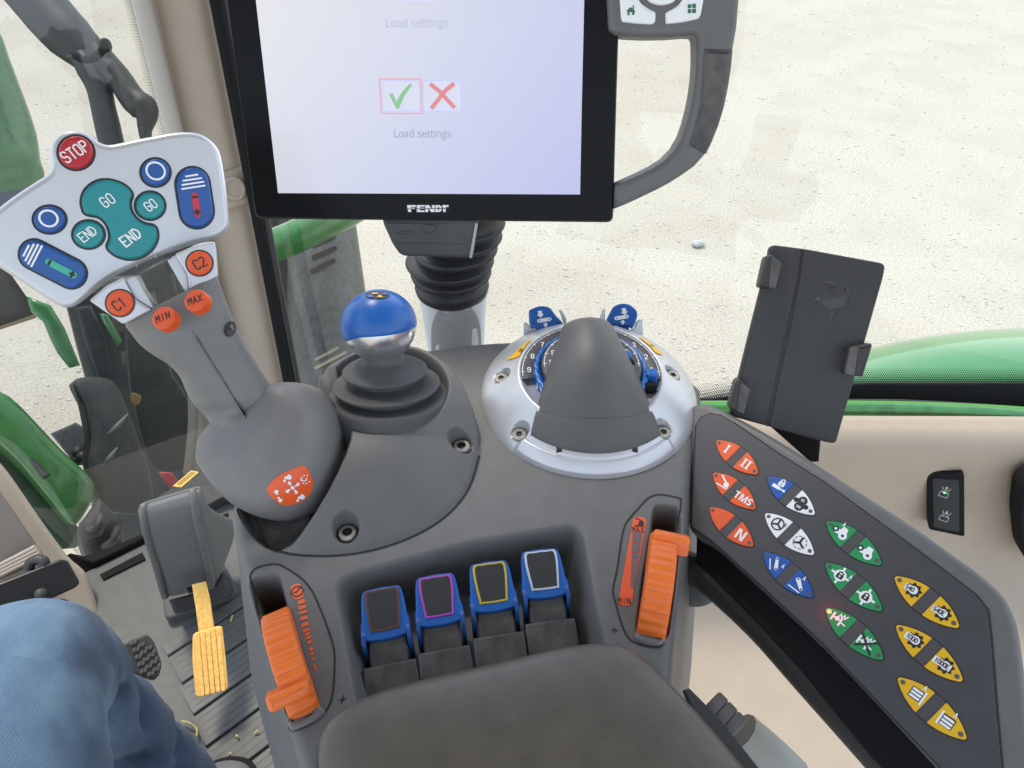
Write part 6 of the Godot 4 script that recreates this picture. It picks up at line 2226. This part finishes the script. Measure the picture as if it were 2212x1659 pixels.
func key_symbol(i: int, s: int, f: Fr, par: Node) -> void:
	f.x *= 1.3; f.y *= 1.3
	var w := MB.new()      # white marks
	var k := MB.new()      # black marks
	var h := 0.0024
	var mm := 0.001
	var V := func(a: Array) -> PackedVector2Array:
		var r := PackedVector2Array()
		for j in range(0, a.size(), 2): r.append(Vector2(a[j], a[j + 1]) * mm)
		return r
	var L := s == -1
	match i:
		0: lettering("numeral", "I" if L else "II", f, Vector2.ZERO, 0.0042, h, M.print_white, par, "Droid Serif", true)
		1:
			if L:
				strip(w, V.call([-2.6, -2.2, 2.6, -2.2]), 0.0006, f, h)
				strip(w, V.call([-2.6, 2.4, 1.2, 0.2]), 0.0008, f, h)
				plate(w, circ(Vector2(1.6, -0.5) * mm, 0.0013, -1, 14), f, 0.002, h + 0.00002)
				strip(w, V.call([1.6, -0.6, 3.0, -1.6]), 0.0006, f, h + 0.00005)
			else: lettering("word", "TMS", f, Vector2.ZERO, 0.0034, h, M.print_white, par, "Droid Sans", true)
		2:
			if not L: lettering("letter", "N", f, Vector2.ZERO, 0.0048, h, M.print_white, par, "Droid Sans", true)
		3:
			if L:
				plate(w, V.call([-1.2, 0.4, 1.6, 0.4, 1.6, 2.4, -1.2, 2.4]), f, 0.002, h)
				strip(w, V.call([-0.6, 2.4, -0.6, 3.2, 0.2, 3.7, 1.0, 3.2, 1.0, 2.4]), 0.0005, f, h + 0.00002)
				plate(w, V.call([-3.0, -1.6, 0.6, -1.6, 0.6, 0.0, -3.0, 0.0]), f, 0.002, h + 0.00001)
				strip(w, V.call([0.6, -0.9, 2.4, -0.9]), 0.0007, f, h)
				plate(w, circ(Vector2(2.8, -0.9) * mm, 0.0006, -1, 10), f, 0.002, h + 0.00002)
				plate(k, V.call([0.0, 0.9, 0.4, 0.9, 0.4, 1.8, 0.0, 1.8]), f, 0.002, h + 0.0001)
			else:
				plate(k, circ(Vector2(0, 1.4) * mm, 0.0020, -1, 18), f, 0.002, h)
				plate(k, circ(Vector2(0, -1.6) * mm, 0.0020, -1, 18), f, 0.002, h + 0.00001)
				plate(k, circ(Vector2(-2.6, 0.4) * mm, 0.0011, -1, 14), f, 0.002, h)
				plate(k, circ(Vector2(2.6, -0.4) * mm, 0.0011, -1, 14), f, 0.002, h)
				word(w, "GO", f, Vector2(0, 1.6) * mm, 0.0011, h + 0.0001, 0.16)
				word(w, "END", f, Vector2(0, -1.8) * mm, 0.0010, h + 0.0001, 0.16)
		4:
			if L:
				strip(k, circ(Vector2.ZERO, 0.0026, -1, 26), 0.0006, f, h, true)
				for a in [90, 210, 330]: strip(k, PackedVector2Array([Vector2.ZERO, Vector2.from_angle(deg_to_rad(a)) * 0.0024]), 0.0008, f, h + 0.00002)
				word(k, "A", f, Vector2(2.9, 1.4) * mm, 0.0016, h + 0.0001, 0.14)
			else:
				for j in 10:
					var a0 := TAU * j / 10.0
					strip(k, PackedVector2Array([Vector2.from_angle(a0) * 0.0028, Vector2.from_angle(a0 + 0.35) * 0.0028]), 0.0003, f, h)
				for a in [90, 210, 330]: strip(k, PackedVector2Array([Vector2.ZERO, Vector2.from_angle(deg_to_rad(a)) * 0.0022]), 0.0009, f, h + 0.00002)
		5:
			plate(w, V.call([-2.2, 1.2, -1.6, 2.4, -0.6, 2.3, 2.6, -1.0, 2.4, -1.8, 1.6, -1.8]) if not L else V.call([-1.6, 2.6, -0.6, 2.9, 1.8, -1.4, 1.4, -2.4, 0.4, -2.2]), f, 0.002, h)
			strip(w, V.call([-3.0, -2.6, 2.0, -2.9]) if not L else V.call([-3.2, 0.4, -0.8, -3.2]), 0.0005, f, h + 0.00002)
			plate(k, circ((Vector2(-1.2, 1.7) if not L else Vector2(-0.8, 2.2)) * mm, 0.0004, -1, 10), f, 0.002, h + 0.0001)
			plate(k, circ((Vector2(2.0, -1.3) if not L else Vector2(1.1, -1.7)) * mm, 0.0004, -1, 10), f, 0.002, h + 0.0001)
			word(w, "A", f, (Vector2(0.6, 3.4) if not L else Vector2(2.9, 1.0)) * mm, 0.0017, h, 0.16)
		6:
			plate(w, V.call([-3.0, -0.4, -2.6, 1.1, -0.6, 1.0, -0.2, 2.8, 1.9, 2.6, 2.4, 0.2, 1.8, -1.0, -1.8, -1.2]), f, 0.002, h)
			plate(w, circ(Vector2(1.4, -0.9) * mm, 0.0017, -1, 18), f, 0.002, h + 0.00002)
			plate(k, circ(Vector2(1.4, -0.9) * mm, 0.0006, -1, 12), f, 0.002, h + 0.0001)
			plate(k, circ(Vector2(-2.4, 0.4) * mm, 0.0013, -1, 14), f, 0.002, h + 0.0001)
			plate(w, circ(Vector2(-2.4, 0.4) * mm, 0.0006, -1, 12), f, 0.002, h + 0.0002)
			if L: word(w, "A", f, Vector2(-0.6, 3.7) * mm, 0.0017, h, 0.16)
		7:
			plate(w, circ(Vector2.ZERO, 0.0024, -1, 22), f, 0.002, h)
			for a in [0, 90, 180, 270]: strip(w, PackedVector2Array([Vector2.from_angle(deg_to_rad(a)) * 0.002, Vector2.from_angle(deg_to_rad(a)) * 0.0034]), 0.0009, f, h + 0.00003)
			plate(k, V.call([-1.3, -1.4, 1.3, -1.4, 1.3, 0.4, -1.3, 0.4]), f, 0.002, h + 0.0001)
			strip(k, V.call([-0.8, 0.4, -0.8, 1.1, 0.0, 1.6, 0.8, 1.1, 0.8, 0.4]), 0.0005, f, h + 0.00012)
			plate(w, circ(Vector2(0, -0.4) * mm, 0.0004, -1, 8), f, 0.002, h + 0.0002)
			if L: word(w, "A", f, Vector2(3.6, 1.8) * mm, 0.0017, h, 0.16)
		8:
			strip(w, V.call([-3.2, -1.2, -3.2, 1.6]), 0.0008, f, h)
			strip(w, V.call([-3.2, 0.2, 0.2, 0.2]), 0.0006, f, h + 0.00002)
			plate(w, circ(Vector2(-1.4, 0.2) * mm, 0.0009, -1, 12), f, 0.002, h + 0.00004)
			strip(w, V.call([0.2, -1.8, 0.2, 1.2]), 0.0008, f, h)
			strip(w, V.call([-1.4, 0.8, -1.0, 2.6, -0.3, 1.4, 0.3, 2.8, 1.0, 1.6, 1.6, 3.0]), 0.0006, f, h + 0.00006)
			strip(w, V.call([0.2, -0.4, 2.2, -0.6]), 0.0006, f, h + 0.00008)
			if not L:
				strip(k, V.call([-3.2, -2.6, 2.8, 2.8]), 0.0007, f, h + 0.0002)
				strip(k, V.call([-3.2, 2.8, 2.8, -2.6]), 0.0007, f, h + 0.00022)
		9, 10:
			var s0 := "540" if i == 9 else "1000"
			if not L: s0 += "E"
			var tooth := PackedVector2Array()
			for j in 32: tooth.append(Vector2(0.6, 0.2) * mm + Vector2.from_angle(TAU * j / 32.0 + 0.2) * (0.0030 if j % 4 < 2 else 0.0023))
			plate(k, tooth, f, 0.002, h + 0.00002)
			plate(w, circ(Vector2(0.6, 0.2) * mm, 0.0016, -1, 16), f, 0.002, h + 0.0001)
			var wid := 1.05 * s0.length() + 0.8
			plate(w, rect(-0.6 * mm, 0.2 * mm, wid * mm, 2.5 * mm), f, 0.002, h + 0.00015)
			word(k, s0, f, Vector2(-0.6, 0.2) * mm, 0.0016, h + 0.0003, 0.18, 0.0, 1.0)
		11:
			for j in 3: plate(w, rect(0.2 * mm, (1.3 - j * 1.3) * mm, 3.6 * mm, 0.9 * mm) if L else rect(0.2 * mm, (1.1 - j * 1.3) * mm, 3.6 * mm, 0.9 * mm), f, 0.002, h)
			plate(k, rect(0.2 * mm, 0.0, 4.2 * mm, 4.2 * mm), f, 0.002, h - 0.0001)
			plate(w, rect((2.7 if L else -2.3) * mm, 0.0, 0.7 * mm, 5.4 * mm), f, 0.002, h + 0.00003)
			word(w, "A", f, Vector2(1.6 if L else 1.2, 3.6) * mm, 0.0018, h, 0.16)
	if w.ix.size(): part("symbol", w, M.print_white, par)
	if k.ix.size(): part("symbol_black", k, M.print_black, par)

# ---------- terminal ----------
func terminal() -> void:
	var n := Vector3(0, 0.423, 0.906).normalized()
	var f := frame(dep(925, 420, 0.49), n, Vector3.UP)
	var t := thing("screen_terminal", "black framed touchscreen terminal showing a green tick and a red cross", "touchscreen", f.o)
	var b := MB.new()
	plate(b, rnd(fps(f, zz(0, [462, -200, 487, 0, 517, 225, 549, 474, 1326, 482, 1331, 300, 1340, 0, 1345, -200])), 0.005), f, -0.028, -0.0012, 0.003, 3)
	part("housing", b, M.dark, t)
	b = MB.new()
	plate(b, rnd(fps(f, zz(0, [466, -200, 490, 0, 520, 225, 553, 469, 1322, 477, 1327, 300, 1336, 0, 1341, -200])), 0.004), f, -0.002, 0.0, 0.0004, 1)
	var gz := mat(Color(0.006, 0.006, 0.007), 0.28)
	gz.metallic_specular = 0.25
	part("glass_bezel", b, gz, t)
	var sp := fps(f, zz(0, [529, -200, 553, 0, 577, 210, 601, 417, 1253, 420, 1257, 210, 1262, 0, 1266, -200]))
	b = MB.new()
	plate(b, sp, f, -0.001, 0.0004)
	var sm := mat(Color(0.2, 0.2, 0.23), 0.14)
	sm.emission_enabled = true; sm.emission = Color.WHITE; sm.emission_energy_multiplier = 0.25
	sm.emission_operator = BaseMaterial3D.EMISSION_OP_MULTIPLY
	var painted_sheen := GradientTexture2D.new()
	painted_sheen.width = 256; painted_sheen.height = 256
	painted_sheen.fill_from = Vector2(0.1, 0.35); painted_sheen.fill_to = Vector2(0.95, 0.9)
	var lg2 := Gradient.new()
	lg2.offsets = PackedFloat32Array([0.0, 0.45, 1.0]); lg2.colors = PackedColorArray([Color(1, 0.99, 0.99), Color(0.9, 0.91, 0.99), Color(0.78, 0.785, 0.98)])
	painted_sheen.gradient = lg2
	sm.emission_texture = painted_sheen  # reflected tint painted into the screen glow, pale left to lilac right
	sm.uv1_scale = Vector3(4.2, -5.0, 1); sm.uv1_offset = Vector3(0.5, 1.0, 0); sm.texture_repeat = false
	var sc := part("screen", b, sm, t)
	var al := AreaLight3D.new()
	al.name = "screen_light"
	al.area_size = Vector2(0.2, 0.15); al.light_energy = 0.01; al.light_color = Color(0.9, 0.91, 1.0); al.area_range = 3.0; al.shadow_enabled = true
	var sctr := f.at(fp(f, Vector2(920, 150)), 0.002)
	al.transform = Transform3D(Basis(-f.x, f.y, -f.n), sctr - t.position)
	t.add_child(al)
	var scr_mat := func(c: Color, e: float) -> StandardMaterial3D:
		var m := mat(c * 0.3 + Color(0.16, 0.16, 0.18), 0.2)
		m.emission_enabled = true; m.emission = c.linear_to_srgb(); m.emission_energy_multiplier = e
		return m
	var ink = scr_mat.call(Color(0.16, 0.19, 0.26), 0.34)
	var rim = scr_mat.call(Color(0.30, 0.32, 0.55), 0.5)
	lettering("screen_words", "Load settings", f, fp(f, z1(11, 1093, 658)), 0.0047, 0.0005, ink, sc)
	lettering("screen_words", "Load settings", f, fp(f, z1(11, 1066, 114)), 0.0049, 0.0005, scr_mat.call(Color(0.3, 0.33, 0.4), 0.36), sc)
	b = MB.new()
	strip(b, fps(f, zz(11, [882, 389, 1086, 389, 1093, 558, 893, 558])), 0.0007, f, 0.0006, true)
	part("red_outline", b, scr_mat.call(Color(0.75, 0.18, 0.2), 0.32), sc)
	for e in [[893, 398, 1078, 398, 1082, 546, 902, 546], [1099, 397, 1281, 397, 1284, 546, 1102, 546]]:
		b = MB.new()
		strip(b, rnd(fps(f, zz(11, e)), 0.0015, 3), 0.0007, f, 0.0005, true)
		var kf := part("screen_key", b, rim, sc)
		b = MB.new()
		var face := rnd(fps(f, zz(11, e)), 0.0015, 3)
		plate(b, face, f, 0.0001, 0.00045)
		part("screen_key_face", b, scr_mat.call(Color(0.62, 0.63, 0.74), 0.26), kf)
	b = MB.new()
	plate(b, fps(f, zz(11, [930, 462, 948, 460, 966, 500, 990, 458, 1030, 412, 1044, 418, 1008, 466, 978, 534, 966, 534])), f, 0.0002, 0.0006)
	part("tick", b, scr_mat.call(Color(0.14, 0.42, 0.1), 0.28), sc)
	b = MB.new()
	strip(b, spo(fps(f, zz(11, [1138, 418, 1180, 452, 1215, 490, 1247, 524])), 4), 0.0026, f, 0.0006)
	strip(b, spo(fps(f, zz(11, [1244, 416, 1205, 448, 1172, 490, 1142, 528])), 4), 0.0026, f, 0.00065)
	part("cross", b, scr_mat.call(Color(0.62, 0.1, 0.09), 0.3), sc)
	b = MB.new()
	plate(b, rnd(fps(f, zz(11, [965, -70, 1160, -70, 1160, 4, 965, 4])), 0.0015), f, 0.0002, 0.0005)
	part("screen_key", b, scr_mat.call(Color(0.4, 0.4, 0.58), 0.5), sc)
	# maker's letters, cut by a slanted slit
	var L := MB.new()
	for e in [[1018, 1008, 1062, 1008, 1062, 1017, 1034, 1017, 1035, 1021, 1058, 1021, 1056, 1029, 1037, 1029, 1039, 1042, 1024, 1042], [1066, 1008, 1104, 1008, 1104, 1016, 1082, 1016, 1082, 1021, 1104, 1021, 1104, 1028, 1082, 1028, 1082, 1034, 1104, 1034, 1104, 1042, 1066, 1042], [1108, 1008, 1126, 1008, 1140, 1028, 1140, 1008, 1154, 1008, 1154, 1042, 1136, 1042, 1122, 1022, 1122, 1042, 1108, 1042], [1158, 1008, 1178, 1008, 1188, 1016, 1188, 1034, 1178, 1042, 1158, 1042], [1192, 1008, 1222, 1008, 1222, 1017, 1209, 1017, 1207, 1042, 1195, 1042, 1196, 1017, 1190, 1017]]:
		plate(L, fps(f, zz(11, e)), f, -0.0005, 0.0003)
	var lg := part("logo", L, M.print_white, t)
	L = MB.new()
	strip(L, fps(f, zz(11, [1014, 1027, 1226, 1024])), 0.0005, f, 0.0005)
	plate(L, fps(f, zz(11, [1170, 1016, 1176, 1018, 1176, 1033, 1170, 1035])), f, -0.0002, 0.0004)
	part("logo_slit", L, M.black, lg)
	# bracket below
	b = MB.new()
	var bf := frame(dep(930, 500, 0.503), Vector3(0, 0.25, 0.97), Vector3.UP)
	plate(b, rnd(fps(bf, zz(2, [815, 290, 825, 330, 880, 450, 925, 515, 960, 532, 1395, 540, 1410, 510, 1442, 290])), 0.002), bf, -0.014, 0.0, 0.003, 3)
	var br := part("tilt_bracket", b, M.boot, t)
	b = MB.new()
	plate(b, rnd(fps(bf, zz(2, [905, 440, 1368, 447, 1362, 520, 955, 512])), 0.002), bf, -0.001, 0.0008, 0.0006, 2)
	part("bracket_panel", b, M.boot, br)
	b = MB.new()
	plate(b, rnd(fps(bf, zz(2, [1065, 320, 1180, 320, 1150, 372, 1095, 372])), 0.002), bf, -0.001, 0.0015, 0.001, 2)
	part("bracket_boss", b, M.boot, br)
	b = MB.new()
	strip(b, fps(bf, zz(2, [1428, 320, 1392, 530])), 0.002, bf, 0.0002)
	part("bracket_edge", b, M.print_grey, br)
	b = MB.new()
	strip(b, spo(fps(bf, zz(2, [910, 378, 940, 366, 1010, 362, 1000, 380, 940, 380])), 3), 0.0005, bf, 0.0003)
	part("bracket_mark", b, M.dark, br)
	# grip on the right
	b = MB.new()
	var outl := zz(12, [195, -300, 203, 0, 213, 180, 222, 205, 260, 232, 330, 240, 450, 246, 600, 244, 730, 234, 772, 236, 784, 258, 786, 330, 785, 420, 778, 520, 765, 610, 748, 700, 722, 800, 690, 890, 640, 975, 575, 1040, 500, 1088, 420, 1128, 330, 1168, 255, 1202, 250, 1355, 320, 1328, 420, 1282, 520, 1234, 610, 1186, 690, 1135, 770, 1078, 830, 1012, 880, 930, 925, 815, 960, 700, 985, 580, 1005, 460, 1020, 320, 1045, 180, 1060, 0, 1068, -300])
	plate(b, fps(f, outl), f, -0.016, 0.004, 0.0045, 5)
	part("grip_frame", b, M.grey, t)
	b = MB.new()
	plate(b, rnd(fps(f, zz(12, [820, 312, 1016, 318, 1002, 460, 982, 580, 957, 700, 922, 815, 878, 925, 840, 1003, 780, 975, 718, 945, 735, 900, 765, 800, 792, 690, 805, 560, 812, 420])), 0.002), f, -0.012, 0.0056, 0.0035, 4)
	part("grip_rubber", b, M.rubber, t)
	for e in [[270, -300, 283, 0, 292, 130, 300, 150, 400, 162, 490, 166, 512, 150, 514, 84, 480, 72, 425, 35, 385, -20, 372, -300], [575, 88, 577, 164, 690, 152, 788, 130, 803, 105, 822, 0, 830, -300, 720, -300, 705, -20, 660, 40, 610, 72]]:
		b = MB.new()
		plate(b, rnd(fps(f, zz(12, e)), 0.0015), f, 0.002, 0.0062, 0.0016, 3)
		part("white_key", b, M.print_white, t)
	b = MB.new()
	plate(b, spl(fps(f, zz(12, [455, -60, 458, 0, 480, 25, 520, 40, 560, 42, 605, 32, 638, 8, 645, -60]))), f, 0.002, 0.0062, 0.0014, 3)
	var ck := part("white_key", b, M.print_white, t)
	var ig := mat(Color(0.03, 0.13, 0.07), 0.5)
	b = MB.new()
	plate(b, fps(f, zz(12, [530, -30, 575, -30, 552, 14])), f, 0.005, 0.0064)
	part("arrow_symbol", b, ig, ck)
	b = MB.new()
	plate(b, fps(f, zz(12, [322, 82, 350, 55, 364, 66, 364, 44, 372, 44, 372, 74, 382, 84, 376, 84, 374, 106, 360, 106, 360, 88, 344, 88, 344, 108, 330, 108, 332, 84])), f, 0.005, 0.0064)
	for e in [[716, 40, 738, 36, 738, 62, 716, 64], [744, 36, 768, 34, 768, 62, 744, 62], [716, 70, 738, 68, 738, 94, 716, 96], [744, 68, 768, 66, 768, 94, 744, 94]]: plate(b, fps(f, zz(12, e)), f, 0.005, 0.0064)
	part("key_symbols", b, ig, t)
	# post with its bellows
	t = thing("terminal_post", "silver post with black bellows carrying the touchscreen", "post", dep(985, 760, 0.55))
	b = MB.new()
	var g := []
	for e in [[905, 632, 1052, 632, 0.0], [908, 655, 1051, 652, 0.0], [914, 690, 1048, 690, 0], [922, 740, 1046, 740, 0], [926, 800, 1046, 800, 0], [928, 860, 1046, 860, 0]]:
		var zc := -0.487
		var l := ray(e[0], e[1])
		var r := ray(e[2], e[3])
		var pl := EYE + l * (zc / l.z)
		var pr := EYE + r * (zc / r.z)
		g.append(ring((pl + pr) / 2 + Vector3(0, 0, -0.002), (pr - pl) / 2, Vector3(0, 0, 0.024), 40, 2.4))
	grid(b, g, true, Vector3.ZERO, true)
	part("column", b, mat(Color(0.72, 0.73, 0.75), 0.6), t)
	var cb := b
	b = MB.new()
	drape(b, PackedVector2Array(Array(spo(zz(2, [1140, 1140, 1138, 1040, 1145, 960, 1180, 880, 1240, 838, 1310, 828, 1380, 850, 1424, 900, 1446, 960, 1454, 1040, 1454, 1140]), 4))), cb, 0.0008, 2)
	part("column_recess", b, mat(Color(0.38, 0.385, 0.395), 0.5), t)
	b = MB.new()
	g = []
	var zc := -0.487
	var rr := [[1272, 765, 205], [1272, 745, 232], [1270, 715, 241], [1268, 690, 238], [1268, 676, 205], [1266, 664, 208], [1264, 645, 255], [1264, 625, 263], [1263, 610, 250], [1262, 598, 212], [1260, 590, 214], [1256, 575, 270], [1256, 555, 288], [1258, 535, 276], [1264, 520, 220], [1270, 508, 222], [1285, 495, 262], [1292, 475, 276], [1300, 455, 262], [1308, 440, 214], [1314, 430, 216], [1322, 415, 258], [1326, 395, 272], [1330, 375, 258], [1336, 362, 212], [1340, 350, 214], [1346, 330, 258], [1350, 310, 268], [1354, 290, 255], [1358, 270, 220], [1362, 200, 220]]
	for e in rr:
		var q := z1(2, e[0], e[1])
		var r := ray(q.x, q.y)
		var tt := zc / r.z
		g.append(ring(EYE + r * tt, Vector3(e[2] / 3.0 * tt / F, 0.0, 0), Vector3(0, 0.0, e[2] / 3.0 * tt / F * 0.92), 44))
	grid(b, g, true, Vector3.ZERO, true)
	part("bellows", b, mat(Color(0.02, 0.02, 0.021), 0.42), t)

# ---------- phone holder ----------
func phone_cradle() -> void:
	var f := frame(dep(1742, 745, 0.455), Vector3(-0.16, 0.62, 0.77), Vector3.UP)
	var t := thing("phone_holder", "black phone holder plate with three clips and a raised turtle, beside the dial", "phone holder", f.o)
	var b := MB.new()
	var out := rnd(fps(f, zz(13, [615, 125, 850, 155, 1368, 250, 1355, 330, 1045, 1418, 990, 1412, 355, 1238, 362, 1195, 520, 560, 600, 240])), 0.004)
	plate(b, out, f, -0.006, 0.0, 0.0015, 3)
	part("back_plate", b, M.dark, t)
	for e in [[625, 145, 815, 168, 800, 300, 738, 600, 660, 960, 590, 1292, 372, 1228, 440, 960, 530, 560, 590, 290], [835, 178, 1330, 262, 1335, 290, 1240, 640, 1130, 1020, 1030, 1395, 1000, 1398, 605, 1305, 690, 930, 770, 560]]:
		b = MB.new()
		plate(b, rnd(fps(f, zz(13, e)), 0.0025), f, -0.001, 0.0007, 0.0006, 2)
		part("front_sheet", b, mat(Color(0.04, 0.04, 0.043), 0.5, 0, 0.004, 40, M.grey.albedo_texture), t)
	b = MB.new()
	strip(b, fps(f, zz(13, [828, 160, 810, 300, 745, 600, 672, 950, 598, 1300])), 0.0012, f, 0.0002)
	part("joint", b, M.black, t)
	for e in [[[572, 205, 610, 195, 668, 245, 672, 262, 632, 412, 590, 415, 528, 402], [605, 215, 672, 255, 630, 415, 590, 410]], [[380, 1010, 405, 985, 470, 1045, 472, 1065, 432, 1212, 380, 1200, 338, 1175], [415, 1015, 472, 1055, 430, 1210, 385, 1195]], [[1110, 785, 1250, 762, 1248, 790, 1190, 978, 1165, 975, 1068, 958], [1105, 790, 1160, 788, 1130, 968, 1070, 956]]]:
		b = MB.new()
		plate(b, rnd(fps(f, zz(13, e[0])), 0.0018), f, -0.004, 0.0095, 0.0022, 3)
		var cl := part("clip", b, M.dark, t)
		b = MB.new()
		plate(b, rnd(fps(f, zz(13, e[1])), 0.001), f, 0.008, 0.0104, 0.0008, 2)
		part("clip_pad", b, M.rubber, cl)
	# faceted turtle relief
	for e in [[950, 368, 1015, 366, 1045, 392, 1000, 395, 968, 385], [1075, 398, 1105, 390, 1130, 420, 1115, 442], [968, 420, 1045, 402, 1115, 452, 1105, 520, 1000, 545, 940, 495], [886, 508, 915, 470, 945, 465, 938, 500], [1118, 465, 1152, 480, 1160, 535, 1135, 530], [1012, 555, 1055, 548, 1030, 590, 1004, 612]]:
		b = MB.new()
		var q := fps(f, zz(13, e))
		var c := Vector2.ZERO
		for p in q: c += p
		c /= q.size()
		q = ccw(q)
		for i in q.size():
			var a := f.at(q[i], 0.0007)
			var d := f.at(q[(i + 1) % q.size()], 0.0007)
			var m := f.at(c, 0.0019)
			var nn := (d - a).cross(m - a).normalized()
			if nn.dot(f.n) < 0: nn = -nn
			b.tri(b.add(a, nn), b.add(d, nn), b.add(m, nn))
		part("turtle_facet", b, mat(Color(0.038, 0.038, 0.041), 0.4), t)
	# arm down to the console
	b = MB.new()
	var af := frame(dep(1725, 960, 0.475), Vector3(-0.2, 0.5, 0.8), Vector3.UP)
	plate(b, fps(af, zz(13, [600, 1200, 1000, 1300, 950, 1380, 935, 1540, 880, 1540, 620, 1310])), af, -0.015, 0.0, 0.002)
	part("arm", b, M.darker, t)
